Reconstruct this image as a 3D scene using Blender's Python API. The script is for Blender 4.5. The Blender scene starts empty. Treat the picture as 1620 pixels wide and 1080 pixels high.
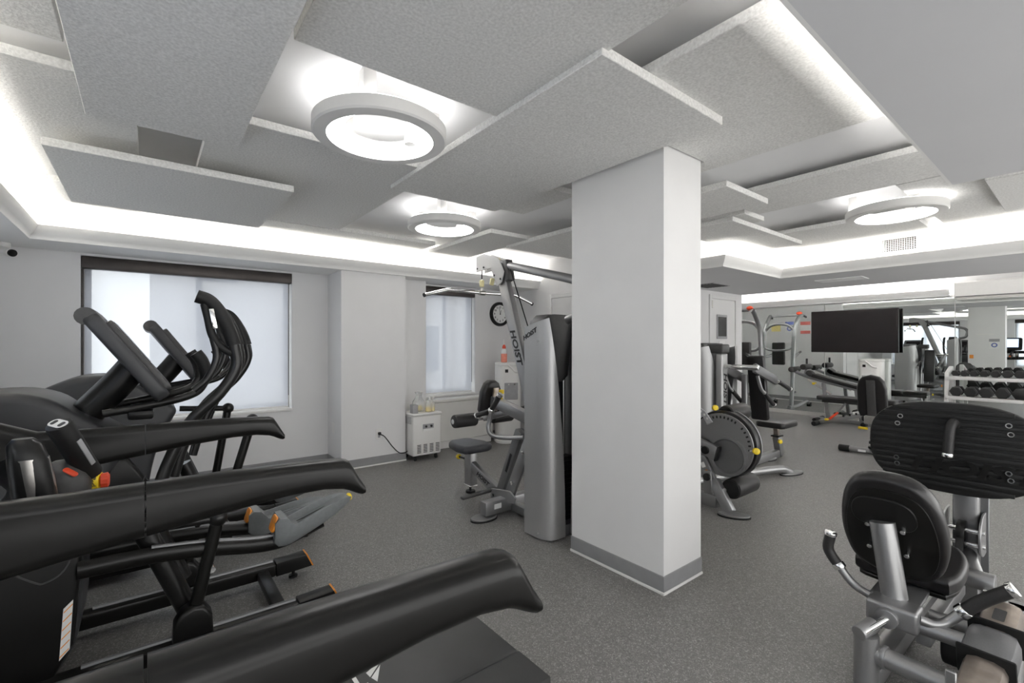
import bpy, bmesh, math, random
from mathutils import Vector, Matrix
random.seed(7)
PI = math.pi
scene = bpy.context.scene
COL = scene.collection

# ---------------------------------------------------------------- camera, world, exposure
cam_d = bpy.data.cameras.new('camera')
cam_d.sensor_width = 36.0
cam_d.lens = 732.0 / 1620.0 * 36.0
cam_d.shift_y = 5.0 / 1620.0
cam_d.clip_start = 0.02
cam = bpy.data.objects.new('camera', cam_d)
COL.objects.link(cam)
cam.location = (0, 0, 1.40)
cam.rotation_euler = (PI / 2, 0, -math.radians(38.3915))
scene.camera = cam

world = bpy.data.worlds.new('daylight')
scene.world = world
world.use_nodes = True
wb = world.node_tree.nodes['Background']
wb.inputs[0].default_value = (1.0, 0.985, 0.98, 1)
wb.inputs[1].default_value = 2.5

vs = scene.view_settings
vs.view_transform = 'Standard'
vs.look = 'None'
vs.exposure = 0.68
vs.gamma = 1.0
vs.use_curve_mapping = False
scene.cycles.use_denoising = True
scene.cycles.max_bounces = 10
scene.cycles.diffuse_bounces = 6
scene.cycles.glossy_bounces = 6
scene.cycles.sample_clamp_indirect = 6.0
LED_STRENGTH = 22.0
RING_STRENGTH = 8.0

# ---------------------------------------------------------------- materials
MATS = {}

def nodes_of(name):
    m = bpy.data.materials.new(name)
    m.use_nodes = True
    nt = m.node_tree
    return m, nt, nt.nodes['Principled BSDF']

def pbr(name, col, rough=0.5, metal=0.0, noise=0.0, nscale=20.0, bump=0.0, bscale=200.0, spec=0.5, coat=0.0, detail=3.0, col2=None):
    """plain surface with a little procedural grain"""
    m, nt, b = nodes_of(name)
    b.inputs['Base Color'].default_value = (*col, 1)
    b.inputs['Roughness'].default_value = rough
    b.inputs['Metallic'].default_value = metal
    b.inputs['Specular IOR Level'].default_value = spec
    b.inputs['Coat Weight'].default_value = coat
    tc = nt.nodes.new('ShaderNodeTexCoord')
    if noise > 0 or col2:
        n = nt.nodes.new('ShaderNodeTexNoise')
        n.inputs['Scale'].default_value = nscale
        n.inputs['Detail'].default_value = detail
        nt.links.new(tc.outputs['Object'], n.inputs['Vector'])
        r = nt.nodes.new('ShaderNodeValToRGB')
        c2 = col2 or tuple(c * (1 - noise) for c in col)
        c1 = col if col2 else tuple(min(1, c * (1 + noise)) for c in col)
        r.color_ramp.elements[0].color = (*c2, 1)
        r.color_ramp.elements[0].position = 0.35
        r.color_ramp.elements[1].color = (*c1, 1)
        r.color_ramp.elements[1].position = 0.65
        nt.links.new(n.outputs['Fac'], r.inputs['Fac'])
        nt.links.new(r.outputs['Color'], b.inputs['Base Color'])
    if bump > 0:
        n2 = nt.nodes.new('ShaderNodeTexNoise')
        n2.inputs['Scale'].default_value = bscale
        n2.inputs['Detail'].default_value = 4
        nt.links.new(tc.outputs['Object'], n2.inputs['Vector'])
        bp = nt.nodes.new('ShaderNodeBump')
        bp.inputs['Strength'].default_value = bump
        bp.inputs['Distance'].default_value = 0.01
        nt.links.new(n2.outputs['Fac'], bp.inputs['Height'])
        nt.links.new(bp.outputs['Normal'], b.inputs['Normal'])
    MATS[name] = m
    return m

def emit(name, col, s):
    m, nt, b = nodes_of(name)
    b.inputs['Base Color'].default_value = (0.9, 0.9, 0.9, 1)
    b.inputs['Emission Color'].default_value = (*col, 1)
    b.inputs['Emission Strength'].default_value = s
    MATS[name] = m
    return m

pbr('wall_white', (0.74, 0.735, 0.735), 0.6, noise=0.012, nscale=3, bump=0.03, bscale=300)
pbr('pillar_white', (0.76, 0.755, 0.75), 0.5, noise=0.012, nscale=4)
pbr('ceiling_white', (0.88, 0.88, 0.885), 0.7, noise=0.01, nscale=3)
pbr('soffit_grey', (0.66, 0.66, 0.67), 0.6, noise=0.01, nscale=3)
pbr('cove_white', (0.82, 0.815, 0.80), 0.55, noise=0.008, nscale=4)
pbr('baseboard_grey', (0.27, 0.27, 0.275), 0.5, noise=0.04, nscale=12)
pbr('trim_white', (0.8, 0.79, 0.77), 0.5, noise=0.01)
pbr('door_white', (0.72, 0.715, 0.71), 0.45, noise=0.01, nscale=4)
pbr('radiator_white', (0.66, 0.65, 0.62), 0.45, noise=0.02, nscale=6)
pbr('appliance_white', (0.76, 0.75, 0.73), 0.35, noise=0.01)
pbr('panel_edge', (0.80, 0.795, 0.765), 0.9, noise=0.05, nscale=60, bump=0.3, bscale=150)
pbr('silver_paint', (0.345, 0.345, 0.347), 0.38, 0.82, noise=0.03, nscale=300)
pbr('silver_shroud', (0.41, 0.41, 0.41), 0.40, 0.6, noise=0.03, nscale=300)
pbr('grey_paint', (0.20, 0.20, 0.205), 0.4, 0.55, noise=0.04, nscale=200)
pbr('chrome', (0.86, 0.86, 0.85), 0.12, 1.0, noise=0.02, nscale=30)
pbr('brushed_steel', (0.60, 0.58, 0.55), 0.28, 1.0, noise=0.05, nscale=80)
pbr('bronze_steel', (0.36, 0.31, 0.27), 0.35, 0.8, noise=0.18, nscale=14)
pbr('black_vinyl', (0.012, 0.011, 0.0115), 0.32, noise=0.04, nscale=6, bump=0.03, bscale=400)
pbr('blue_black_vinyl', (0.026, 0.027, 0.034), 0.4, noise=0.12, nscale=60, bump=0.08, bscale=400)
pbr('black_plastic', (0.0095, 0.0093, 0.009), 0.3, noise=0.03, nscale=5, spec=0.32)
pbr('satin_black', (0.0085, 0.0081, 0.0074), 0.29, 0.0, noise=0.03, nscale=5, spec=0.3)
pbr('black_metal', (0.011, 0.0108, 0.0105), 0.28, 0.0, noise=0.03, nscale=5, spec=0.4)
pbr('charcoal', (0.052, 0.051, 0.051), 0.45, noise=0.08, nscale=80)
pbr('hood_grey', (0.040, 0.041, 0.044), 0.42, noise=0.03, nscale=6)
pbr('black_rubber', (0.010, 0.010, 0.010), 0.55, noise=0.04, nscale=6, spec=0.35)
pbr('foam_black', (0.02, 0.019, 0.019), 0.5, noise=0.15, nscale=150, bump=0.05, bscale=500)
pbr('belt_black', (0.030, 0.030, 0.030), 0.42, noise=0.12, nscale=6)
pbr('pedal_grey', (0.19, 0.20, 0.205), 0.5, noise=0.05, nscale=60)
pbr('orange_plastic', (0.78, 0.28, 0.035), 0.45, noise=0.05, nscale=40)
pbr('yellow_plastic', (0.86, 0.62, 0.02), 0.4, noise=0.05, nscale=40)
pbr('red_plastic', (0.70, 0.065, 0.02), 0.4, noise=0.05, nscale=40)
pbr('cream_plastic', (0.75, 0.68, 0.38), 0.45, noise=0.05, nscale=40)
pbr('bronze_dark', (0.055, 0.046, 0.042), 0.35, 0.4, noise=0.15, nscale=8)
pbr('tv_black', (0.014, 0.0115, 0.012), 0.22, noise=0.06, nscale=3, spec=0.2)
pbr('rack_white', (0.62, 0.61, 0.60), 0.4, noise=0.03)
pbr('ink_black', (0.012, 0.012, 0.013), 0.5, noise=0.1)
pbr('ink_white', (0.74, 0.73, 0.71), 0.5, noise=0.02)
pbr('paper_white', (0.80, 0.80, 0.79), 0.6, noise=0.02)
pbr('ink_blue', (0.10, 0.14, 0.40), 0.5, noise=0.05)
pbr('ink_red', (0.55, 0.12, 0.10), 0.5, noise=0.05)
pbr('ink_yellow', (0.75, 0.65, 0.25), 0.5, noise=0.05)
pbr('ink_grey', (0.35, 0.35, 0.36), 0.5, noise=0.05)
pbr('sanitizer_red', (0.80, 0.27, 0.19), 0.25, noise=0.08, nscale=30)
pbr('clear_plastic', (0.75, 0.76, 0.76), 0.15, noise=0.02)
pbr('vent_dark', (0.05, 0.05, 0.05), 0.7, noise=0.05)
pbr('duct_black', (0.004, 0.004, 0.004), 0.9, noise=0.05, spec=0.0)
pbr('brick_outside', (0.42, 0.40, 0.38), 0.9, noise=0.1, nscale=6)
pbr('asphalt', (0.30, 0.30, 0.305), 0.9, noise=0.1, nscale=3)
pbr('car_white', (0.8, 0.82, 0.85), 0.25, noise=0.01, coat=0.5)
pbr('car_glass', (0.05, 0.06, 0.07), 0.05, noise=0.02)
pbr('weight_steel', (0.05, 0.05, 0.052), 0.4, 0.5, noise=0.1)
emit('led_strip', (1.0, 0.97, 0.92), LED_STRENGTH)
emit('led_strip_bright', (1.0, 0.98, 0.95), LED_STRENGTH * 3.4)
emit('ring_glow', (1.0, 0.985, 0.97), RING_STRENGTH)
emit('ring_uplight', (1.0, 0.985, 0.97), 6.0)
emit('screen_glow', (0.45, 0.60, 1.0), 0.9)

def clear_bag():
    m, nt, b = nodes_of('clear_bag')
    b.inputs['Base Color'].default_value = (0.86, 0.88, 0.88, 1)
    b.inputs['Roughness'].default_value = 0.15
    b.inputs['Alpha'].default_value = 0.35
    n = nt.nodes.new('ShaderNodeTexNoise'); n.inputs['Scale'].default_value = 30
    bp = nt.nodes.new('ShaderNodeBump'); bp.inputs['Strength'].default_value = 0.6
    nt.links.new(n.outputs['Fac'], bp.inputs['Height']); nt.links.new(bp.outputs['Normal'], b.inputs['Normal'])
    MATS['clear_bag'] = m
clear_bag()

def mirror_mat():
    m, nt, b = nodes_of('mirror')
    b.inputs['Base Color'].default_value = (0.84, 0.875, 0.86, 1)
    b.inputs['Metallic'].default_value = 1.0
    b.inputs['Roughness'].default_value = 0.0
    MATS['mirror'] = m
mirror_mat()

def glass_mat():
    m, nt, b = nodes_of('glass')
    nt.nodes.remove(b)
    g = nt.nodes.new('ShaderNodeBsdfGlossy'); g.inputs['Roughness'].default_value = 0.02
    t = nt.nodes.new('ShaderNodeBsdfTransparent'); t.inputs[0].default_value = (0.93, 0.96, 0.97, 1)
    mx = nt.nodes.new('ShaderNodeMixShader'); mx.inputs[0].default_value = 0.07
    nt.links.new(t.outputs[0], mx.inputs[1]); nt.links.new(g.outputs[0], mx.inputs[2])
    nt.links.new(mx.outputs[0], nt.nodes['Material Output'].inputs[0])
    MATS['glass'] = m
glass_mat()

def glass_tinted():
    m = MATS['glass'].copy(); m.name = 'glass_tinted'
    for n in m.node_tree.nodes:
        if n.type == 'BSDF_TRANSPARENT': n.inputs[0].default_value = (0.95, 0.955, 0.95, 1)
    MATS['glass_tinted'] = m
glass_tinted()

def blind_mat():
    m, nt, b = nodes_of('blind_fabric')
    nt.nodes.remove(b)
    tc = nt.nodes.new('ShaderNodeTexCoord')
    n = nt.nodes.new('ShaderNodeTexNoise'); n.inputs['Scale'].default_value = 40
    mp = nt.nodes.new('ShaderNodeMapping'); mp.inputs['Scale'].default_value = (1, 1, 12)
    nt.links.new(tc.outputs['Object'], mp.inputs[0]); nt.links.new(mp.outputs[0], n.inputs['Vector'])
    r = nt.nodes.new('ShaderNodeValToRGB')
    r.color_ramp.elements[0].color = (0.58, 0.595, 0.64, 1); r.color_ramp.elements[1].color = (0.62, 0.635, 0.68, 1)
    nt.links.new(n.outputs['Fac'], r.inputs[0])
    d = nt.nodes.new('ShaderNodeBsdfDiffuse'); tl = nt.nodes.new('ShaderNodeBsdfTranslucent')
    nt.links.new(r.outputs[0], d.inputs[0]); nt.links.new(r.outputs[0], tl.inputs[0])
    tp = nt.nodes.new('ShaderNodeBsdfTransparent')
    m1 = nt.nodes.new('ShaderNodeMixShader'); m1.inputs[0].default_value = 0.78
    nt.links.new(d.outputs[0], m1.inputs[1]); nt.links.new(tl.outputs[0], m1.inputs[2])
    m2 = nt.nodes.new('ShaderNodeMixShader'); m2.inputs[0].default_value = 0.40
    nt.links.new(m1.outputs[0], m2.inputs[1]); nt.links.new(tp.outputs[0], m2.inputs[2])
    nt.links.new(m2.outputs[0], nt.nodes['Material Output'].inputs[0])
    MATS['blind_fabric'] = m
blind_mat()

def floor_mat():
    m, nt, b = nodes_of('rubber_floor')
    b.inputs['Roughness'].default_value = 0.40
    tc = nt.nodes.new('ShaderNodeTexCoord')
    def flecks(scale, lo, hi):
        v = nt.nodes.new('ShaderNodeTexVoronoi'); v.inputs['Scale'].default_value = scale
        w = nt.nodes.new('ShaderNodeTexNoise'); w.inputs['Scale'].default_value = scale * 0.8
        vm = nt.nodes.new('ShaderNodeVectorMath'); vm.operation = 'MULTIPLY_ADD'
        vm.inputs[1].default_value = (0.02, 0.02, 0.02)
        nt.links.new(tc.outputs['Object'], w.inputs['Vector'])
        nt.links.new(w.outputs['Color'], vm.inputs[0]); nt.links.new(tc.outputs['Object'], vm.inputs[2])
        nt.links.new(vm.outputs[0], v.inputs['Vector'])
        sp = nt.nodes.new('ShaderNodeSeparateColor'); nt.links.new(v.outputs['Color'], sp.inputs[0])
        r = nt.nodes.new('ShaderNodeValToRGB'); r.color_ramp.elements[0].position = lo; r.color_ramp.elements[1].position = hi
        nt.links.new(sp.outputs[0], r.inputs[0])
        return r
    base = nt.nodes.new('ShaderNodeTexNoise'); base.inputs['Scale'].default_value = 2.0
    nt.links.new(tc.outputs['Object'], base.inputs['Vector'])
    br = nt.nodes.new('ShaderNodeValToRGB')
    br.color_ramp.elements[0].color = (0.104, 0.100, 0.096, 1); br.color_ramp.elements[1].color = (0.124, 0.120, 0.115, 1)
    nt.links.new(base.outputs['Fac'], br.inputs[0])
    f1 = flecks(400, 0.66, 0.70); f2 = flecks(230, 0.88, 0.91); f3 = flecks(240, 0.16, 0.10)
    mx = None; prev = br.outputs['Color']
    for f, c, k in ((f1, (0.30, 0.29, 0.28, 1), 0.8), (f2, (0.42, 0.41, 0.39, 1), 0.8), ):
        mx = nt.nodes.new('ShaderNodeMix'); mx.data_type = 'RGBA'
        mu = nt.nodes.new('ShaderNodeMath'); mu.operation = 'MULTIPLY'; mu.inputs[1].default_value = k
        nt.links.new(f.outputs['Color'], mu.inputs[0]); nt.links.new(mu.outputs[0], mx.inputs['Factor'])
        nt.links.new(prev, mx.inputs['A']); mx.inputs['B'].default_value = c
        prev = mx.outputs['Result']
    nt.links.new(prev, b.inputs['Base Color'])
    bp = nt.nodes.new('ShaderNodeBump'); bp.inputs['Strength'].default_value = 0.15; bp.inputs['Distance'].default_value = 0.003
    nt.links.new(f1.outputs['Color'], bp.inputs['Height']); nt.links.new(bp.outputs['Normal'], b.inputs['Normal'])
    MATS['rubber_floor'] = m
floor_mat()

def panel_mat():
    m, nt, b = nodes_of('acoustic_panel')
    b.inputs['Roughness'].default_value = 0.95
    b.inputs['Specular IOR Level'].default_value = 0.1
    tc = nt.nodes.new('ShaderNodeTexCoord')
    n = nt.nodes.new('ShaderNodeTexNoise'); n.inputs['Scale'].default_value = 90; n.inputs['Detail'].default_value = 6
    n3 = nt.nodes.new('ShaderNodeTexNoise'); n3.inputs['Scale'].default_value = 14; n3.inputs['Detail'].default_value = 5
    nt.links.new(tc.outputs['Object'], n.inputs['Vector']); nt.links.new(tc.outputs['Object'], n3.inputs['Vector'])
    r = nt.nodes.new('ShaderNodeValToRGB')
    r.color_ramp.elements[0].color = (0.66, 0.655, 0.635, 1); r.color_ramp.elements[1].color = (0.86, 0.855, 0.835, 1)
    r.color_ramp.elements[0].position = 0.3; r.color_ramp.elements[1].position = 0.7
    nt.links.new(n.outputs['Fac'], r.inputs[0]); nt.links.new(r.outputs[0], b.inputs['Base Color'])
    ad = nt.nodes.new('ShaderNodeMath'); ad.operation = 'ADD'
    nt.links.new(n.outputs['Fac'], ad.inputs[0]); nt.links.new(n3.outputs['Fac'], ad.inputs[1])
    bp = nt.nodes.new('ShaderNodeBump'); bp.inputs['Strength'].default_value = 0.45; bp.inputs['Distance'].default_value = 0.006
    nt.links.new(ad.outputs[0], bp.inputs['Height']); nt.links.new(bp.outputs['Normal'], b.inputs['Normal'])
    MATS['acoustic_panel'] = m
panel_mat()

def mat(n):
    return MATS[n]

# ---------------------------------------------------------------- mesh helpers (all in world coordinates unless stated)
def catmull(pts, k=6):
    p = [Vector(q) for q in pts]
    if len(p) < 3:
        return p
    out = []
    for i in range(len(p) - 1):
        a = p[i - 1] if i > 0 else p[i] * 2 - p[i + 1]
        b, c = p[i], p[i + 1]
        d = p[i + 2] if i + 2 < len(p) else p[i + 1] * 2 - p[i]
        for j in range(k):
            t = j / k
            out.append(0.5 * ((2 * b) + (c - a) * t + (2 * a - 5 * b + 4 * c - d) * t * t + (3 * b - a - 3 * c + d) * t ** 3))
    out.append(p[-1])
    return out

def ring_loft(bm, rings, caps=True):
    vr = [[bm.verts.new(v) for v in r] for r in rings]
    n = len(vr[0])
    for a, b in zip(vr[:-1], vr[1:]):
        for i in range(n):
            bm.faces.new((a[i], a[(i + 1) % n], b[(i + 1) % n], b[i]))
    if caps:
        bm.faces.new(list(reversed(vr[0])))
        bm.faces.new(vr[-1])
    return vr

def frames(path):
    T = []
    for i in range(len(path)):
        a = path[max(0, i - 1)]; b = path[min(len(path) - 1, i + 1)]
        T.append((b - a).normalized())
    up = Vector((0, 0, 1)) if abs(T[0].z) < 0.9 else Vector((1, 0, 0))
    N = []
    n = (up - T[0] * up.dot(T[0])).normalized()
    for t in T:
        n = (n - t * n.dot(t))
        n = n.normalized()
        N.append(n)
    return T, N

def tube(bm, pts, r, n=12, smooth=0, flat=1.0):
    path = catmull(pts, smooth) if smooth else [Vector(p) for p in pts]
    T, N = frames(path)
    rings = []
    for i, p in enumerate(path):
        rr = r if not isinstance(r, (list, tuple)) else r[0] + (r[1] - r[0]) * i / (len(path) - 1)
        B = T[i].cross(N[i])
        rings.append([p + N[i] * (rr * math.cos(2 * PI * j / n)) + B * (rr * flat * math.sin(2 * PI * j / n)) for j in range(n)])
    ring_loft(bm, rings)

def cyl(bm, a, b, r, n=20, r2=None, bev=0.0):
    a, b = Vector(a), Vector(b)
    r2 = r if r2 is None else r2
    d = (b - a); L = d.length; d.normalize()
    if bev > 0:
        prof = [(0, r - bev), (bev * 0.3, r - bev * 0.3), (bev, r), (L - bev, r2), (L - bev * 0.3, r2 - bev * 0.3), (L, r2 - bev)]
    else:
        prof = [(0, r), (L, r2)]
    up = Vector((0, 0, 1)) if abs(d.z) < 0.9 else Vector((1, 0, 0))
    u = d.cross(up).normalized(); v = u.cross(d)
    rings = [[a + d * s + (u * math.cos(2 * PI * j / n) + v * math.sin(2 * PI * j / n)) * max(q, 1e-4) for j in range(n)] for s, q in prof]
    ring_loft(bm, list(reversed(rings)))

def lathe(bm, c, prof, n=24, axis='Z'):
    """prof: (radius, height) pairs"""
    c = Vector(c)
    rings = []
    for r, h in prof:
        ring = []
        for j in range(n):
            x, y = max(r, 1e-4) * math.cos(2 * PI * j / n), max(r, 1e-4) * math.sin(2 * PI * j / n)
            ring.append(c + (Vector((x, y, h)) if axis == 'Z' else Vector((h, x, y)) if axis == 'X' else Vector((y, h, x))))
        rings.append(ring)
    ring_loft(bm, rings)

def ball(bm, c, r, n=14, sx=1, sy=1, sz=1):
    m = Matrix.Translation(Vector(c)) @ Matrix.Diagonal((sx * r, sy * r, sz * r, 1))
    bmesh.ops.create_uvsphere(bm, u_segments=n + 4, v_segments=n, radius=1.0, matrix=m)

def bevel_new(bm, before, bev, seg=2):
    es = [e for e in bm.edges if e not in before]
    bmesh.ops.bevel(bm, geom=es, offset=bev, segments=seg, affect='EDGES', profile=0.5, clamp_overlap=True)

def box(bm, lo, hi, bev=0.0, seg=2):
    tmp = bmesh.new()
    lo, hi = Vector(lo), Vector(hi)
    m = Matrix.Translation((lo + hi) / 2) @ Matrix.Diagonal((*(hi - lo), 1))
    bmesh.ops.create_cube(tmp, size=1.0, matrix=m)
    if bev > 0:
        bmesh.ops.bevel(tmp, geom=list(tmp.edges), offset=bev, segments=seg, affect='EDGES', profile=0.5, clamp_overlap=True)
    merge(bm, tmp)

def merge(bm, tmp):
    me = bpy.data.meshes.new('tmp')
    tmp.to_mesh(me); tmp.free()
    bm.from_mesh(me)
    bpy.data.meshes.remove(me)

def bar(bm, a, b, w, h, bev=0.004, up=(0, 0, 1)):
    """rectangular tube from a to b; w across, h along 'up'"""
    a, b, up = Vector(a), Vector(b), Vector(up)
    d = b - a; L = d.length; d.normalize()
    if abs(d.dot(up)) > 0.98:
        up = Vector((0, 1, 0)) if abs(d.y) < 0.9 else Vector((1, 0, 0))
    s = d.cross(up).normalized(); u = s.cross(d)
    tmp = bmesh.new()
    M = Matrix((( d.x * L, s.x * w, u.x * h, (a.x + b.x) / 2), (d.y * L, s.y * w, u.y * h, (a.y + b.y) / 2), (d.z * L, s.z * w, u.z * h, (a.z + b.z) / 2), (0, 0, 0, 1)))
    bmesh.ops.create_cube(tmp, size=1.0, matrix=M)
    if bev > 0:
        bmesh.ops.bevel(tmp, geom=list(tmp.edges), offset=bev, segments=2, affect='EDGES', profile=0.5, clamp_overlap=True)
    merge(bm, tmp)

def prism(bm, outline, depth, M=None, bev=0.0, seg=2):
    """2D outline (x,y) in plane, extruded along local z from -depth/2 to depth/2, mapped by M"""
    M = M or Matrix.Identity(4)
    tmp = bmesh.new()
    lo = [tmp.verts.new((x, y, -depth / 2)) for x, y in outline]
    hi = [tmp.verts.new((x, y, depth / 2)) for x, y in outline]
    n = len(outline)
    tmp.faces.new(list(reversed(lo))); tmp.faces.new(hi)
    capedges = []
    for i in range(n):
        tmp.faces.new((lo[i], lo[(i + 1) % n], hi[(i + 1) % n], hi[i]))
    bmesh.ops.recalc_face_normals(tmp, faces=tmp.faces)
    if bev > 0:
        es = [e for e in tmp.edges if abs(e.verts[0].co.z - e.verts[1].co.z) < 1e-7]
        bmesh.ops.bevel(tmp, geom=es, offset=bev, segments=seg, affect='EDGES', profile=0.5, clamp_overlap=True)
    bmesh.ops.transform(tmp, matrix=M, verts=tmp.verts)
    merge(bm, tmp)

def rrect(w, h, r, k=5):
    pts = []
    for cx, cy, a0 in ((w / 2 - r, h / 2 - r, 0), (-w / 2 + r, h / 2 - r, 90), (-w / 2 + r, -h / 2 + r, 180), (w / 2 - r, -h / 2 + r, 270)):
        for j in range(k + 1):
            a = math.radians(a0 + 90 * j / k)
            pts.append((cx + r * math.cos(a), cy + r * math.sin(a)))
    return pts

def basis(o, ex, ey):
    """matrix taking local x,y,z to ex, ey, ex x ey at origin o"""
    ex = Vector(ex).normalized(); ey = Vector(ey); ey = (ey - ex * ey.dot(ex)).normalized(); ez = ex.cross(ey)
    return Matrix(((ex.x, ey.x, ez.x, o[0]), (ex.y, ey.y, ez.y, o[1]), (ex.z, ey.z, ez.z, o[2]), (0, 0, 0, 1)))

def side_prism(bm, prof_xz, y0, y1, bev=0.0, seg=2):
    """outline given in X-Z, extruded along Y"""
    M = basis((0, (y0 + y1) / 2, 0), (1, 0, 0), (0, 0, 1))
    prism(bm, prof_xz, abs(y1 - y0), M, bev, seg)

def yz_prism(bm, prof_yz, x0, x1, bev=0.0, seg=2):
    M = basis(((x0 + x1) / 2, 0, 0), (0, 1, 0), (0, 0, 1))
    prism(bm, prof_yz, abs(x1 - x0), M, bev, seg)

TEXT_CACHE = {}
def text_bm(bm, s, size, M, extrude=0.001, bold=0.0, shear=0.0, width=1.0):
    cu = bpy.data.curves.new('txt', 'FONT')
    cu.body = s; cu.size = size; cu.extrude = extrude; cu.offset = bold; cu.shear = shear
    cu.align_x = 'CENTER'; cu.align_y = 'CENTER'; cu.resolution_u = 3
    o = bpy.data.objects.new('txt', cu)
    COL.objects.link(o)
    dg = bpy.context.evaluated_depsgraph_get()
    me = bpy.data.meshes.new_from_object(o.evaluated_get(dg))
    bpy.data.objects.remove(o); bpy.data.curves.remove(cu)
    me.transform(M @ Matrix.Diagonal((width, 1, 1, 1)))
    bm.from_mesh(me); bpy.data.meshes.remove(me)

def finish(bm, angle=38):
    bmesh.ops.recalc_face_normals(bm, faces=bm.faces)
    c = math.cos(math.radians(angle))
    for f in bm.faces:
        f.smooth = True
    for e in bm.edges:
        if len(e.link_faces) == 2 and e.link_faces[0].normal.dot(e.link_faces[1].normal) < c:
            e.smooth = False

def obj(name, bm, m, parent=None, origin=None, label=None, recalc=True):
    """one mesh object; bm is in world coordinates, stored relative to its parent or origin"""
    finish(bm)
    off = Vector((0, 0, 0))
    if parent is not None:
        off = world_of(parent)
    elif origin is not None:
        off = Vector(origin)
    bmesh.ops.translate(bm, vec=-off, verts=bm.verts)
    me = bpy.data.meshes.new(name)
    bm.to_mesh(me); bm.free()
    me.materials.append(mat(m) if isinstance(m, str) else m)
    o = bpy.data.objects.new(name, me)
    COL.objects.link(o)
    if parent is not None:
        o.parent = parent
    else:
        o.location = off
    if label:
        o['label'] = label
    return o

def world_of(o):
    v = Vector((0, 0, 0))
    while o is not None:
        v += o.location; o = o.parent
    return v

def thing(name, label, cat, loc=(0, 0, 0), group=None):
    o = bpy.data.objects.new(name, None)
    COL.objects.link(o)
    o.location = loc
    o.empty_display_size = 0.1
    o['label'] = label; o['category'] = cat
    if group: o['group'] = group
    return o

def tag(o, label, cat, group=None):
    o['label'] = label; o['category'] = cat
    if group: o['group'] = group
    return o

def struct(o):
    o['kind'] = 'structure'
    return o

def dup(root, loc, label, group=None):
    r = root.copy(); COL.objects.link(r); r.location = loc
    r['label'] = label
    if group: r['group'] = group
    for ch in list(root.children):
        c = ch.copy(); COL.objects.link(c); c.parent = r
        for g in list(ch.children):
            d = g.copy(); COL.objects.link(d); d.parent = c
    return r

def B():
    return bmesh.new()

def part(name, m, parent, fn, label=None):
    bm = bmesh.new()
    fn(bm)
    return obj(name, bm, m, parent, label=label)

def mk(name, m, parent, *calls, label=None):
    """calls: (function, args...) all put into one mesh"""
    bm = bmesh.new()
    for c in calls:
        kw = c[-1] if isinstance(c[-1], dict) else {}
        args = c[1:-1] if kw else c[1:]
        c[0](bm, *args, **kw)
    return obj(name, bm, m, parent, label=label)

# ---------------------------------------------------------------- the room
ZS, ZC = 2.226, 2.64          # soffit underside, true ceiling
XL, XR, YB, YN = -1.30, 10.30, -1.80, 6.00
YW = 5.67                     # window wall face

def sbox(name, m, *boxes, bev=0.0):
    bm = B()
    for lo, hi in boxes:
        box(bm, lo, hi, bev)
    return struct(obj(name, bm, m))

floor = sbox('floor', 'rubber_floor', ((XL - .1, YB - .1, -0.08), (XR + .12, YN + .1, 0.0)))
ceiling = sbox('ceiling', 'ceiling_white', ((XL - .1, YB - .1, ZC), (XR + .12, YN + .1, ZC + .1)))

W1 = (-0.456, 1.305, 0.675, 2.205)     # window openings: x0, x1, z0, z1
W2 = (2.905, 3.80, 0.70, 2.205)
wall_front = sbox('wall_front', 'wall_white',
    ((XL, YW, 0), (W1[0], YW + .25, ZC)), ((W1[0], YW, 0), (W1[1], YW + .25, W1[2])), ((W1[0], YW, W1[3]), (W1[1], YW + .25, ZC)),
    ((W1[1], YW, 0), (W2[0], YW + .25, ZC)), ((W2[0], YW, 0), (W2[1], YW + .25, W2[2])), ((W2[0], YW, W2[3]), (W2[1], YW + .25, ZC)),
    ((W2[1], YW, 0), (4.70, YW + .25, ZC)))
W3 = (2.90, 4.75, 0.675, 2.205)        # left wall openings: y0, y1, z0, z1
W4 = (-1.30, 1.62, 0.675, 2.205)
wall_left = sbox('wall_left', 'wall_white', ((XL - .25, YB, 0), (XL, W4[0], ZC)), ((XL - .25, W4[0], 0), (XL, W4[1], W4[2])), ((XL - .25, W4[0], W4[3]), (XL, W4[1], ZC)),
    ((XL - .25, W4[1], 0), (XL, W3[0], ZC)), ((XL - .25, W3[0], 0), (XL, W3[1], W3[2])), ((XL - .25, W3[0], W3[3]), (XL, W3[1], ZC)), ((XL - .25, W3[1], 0), (XL, YN, ZC)))
wall_back = sbox('wall_back', 'wall_white', ((XL, YB - .12, 0), (-1.0, YB, ZC)), ((9.6, YB - .12, 0), (XR + .12, YB, ZC)), ((-1.0, YB - .12, 0), (9.6, YB, .12)), ((-1.0, YB - .12, 2.18), (9.6, YB, ZC)))
wall_right = sbox('wall_right', 'wall_white', ((XR, YB, 0), (XR + .12, YN, ZC)))
wall_pier = sbox('wall_pier', 'wall_white', ((1.70, 5.19, 0), (2.467, YW, ZS)), ((2.467, 5.42, 0), (2.863, YW, ZS)))
wall_door = sbox('wall_door', 'wall_white', ((4.58, 3.67, 0), (4.70, YW, ZC)))
wall_core = sbox('wall_core', 'wall_white', ((4.70, 3.67, 0), (7.68, 3.79, ZC)))
wall_niche = sbox('wall_niche', 'wall_white', ((7.68, 3.67, 0), (7.80, YN, ZC)), ((7.80, YN, 0), (XR + .12, YN + .12, ZC)))
pillar = sbox('pillar', 'pillar_white', ((2.27, 1.50, 0), (2.66, 2.21, ZC)))

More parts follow.
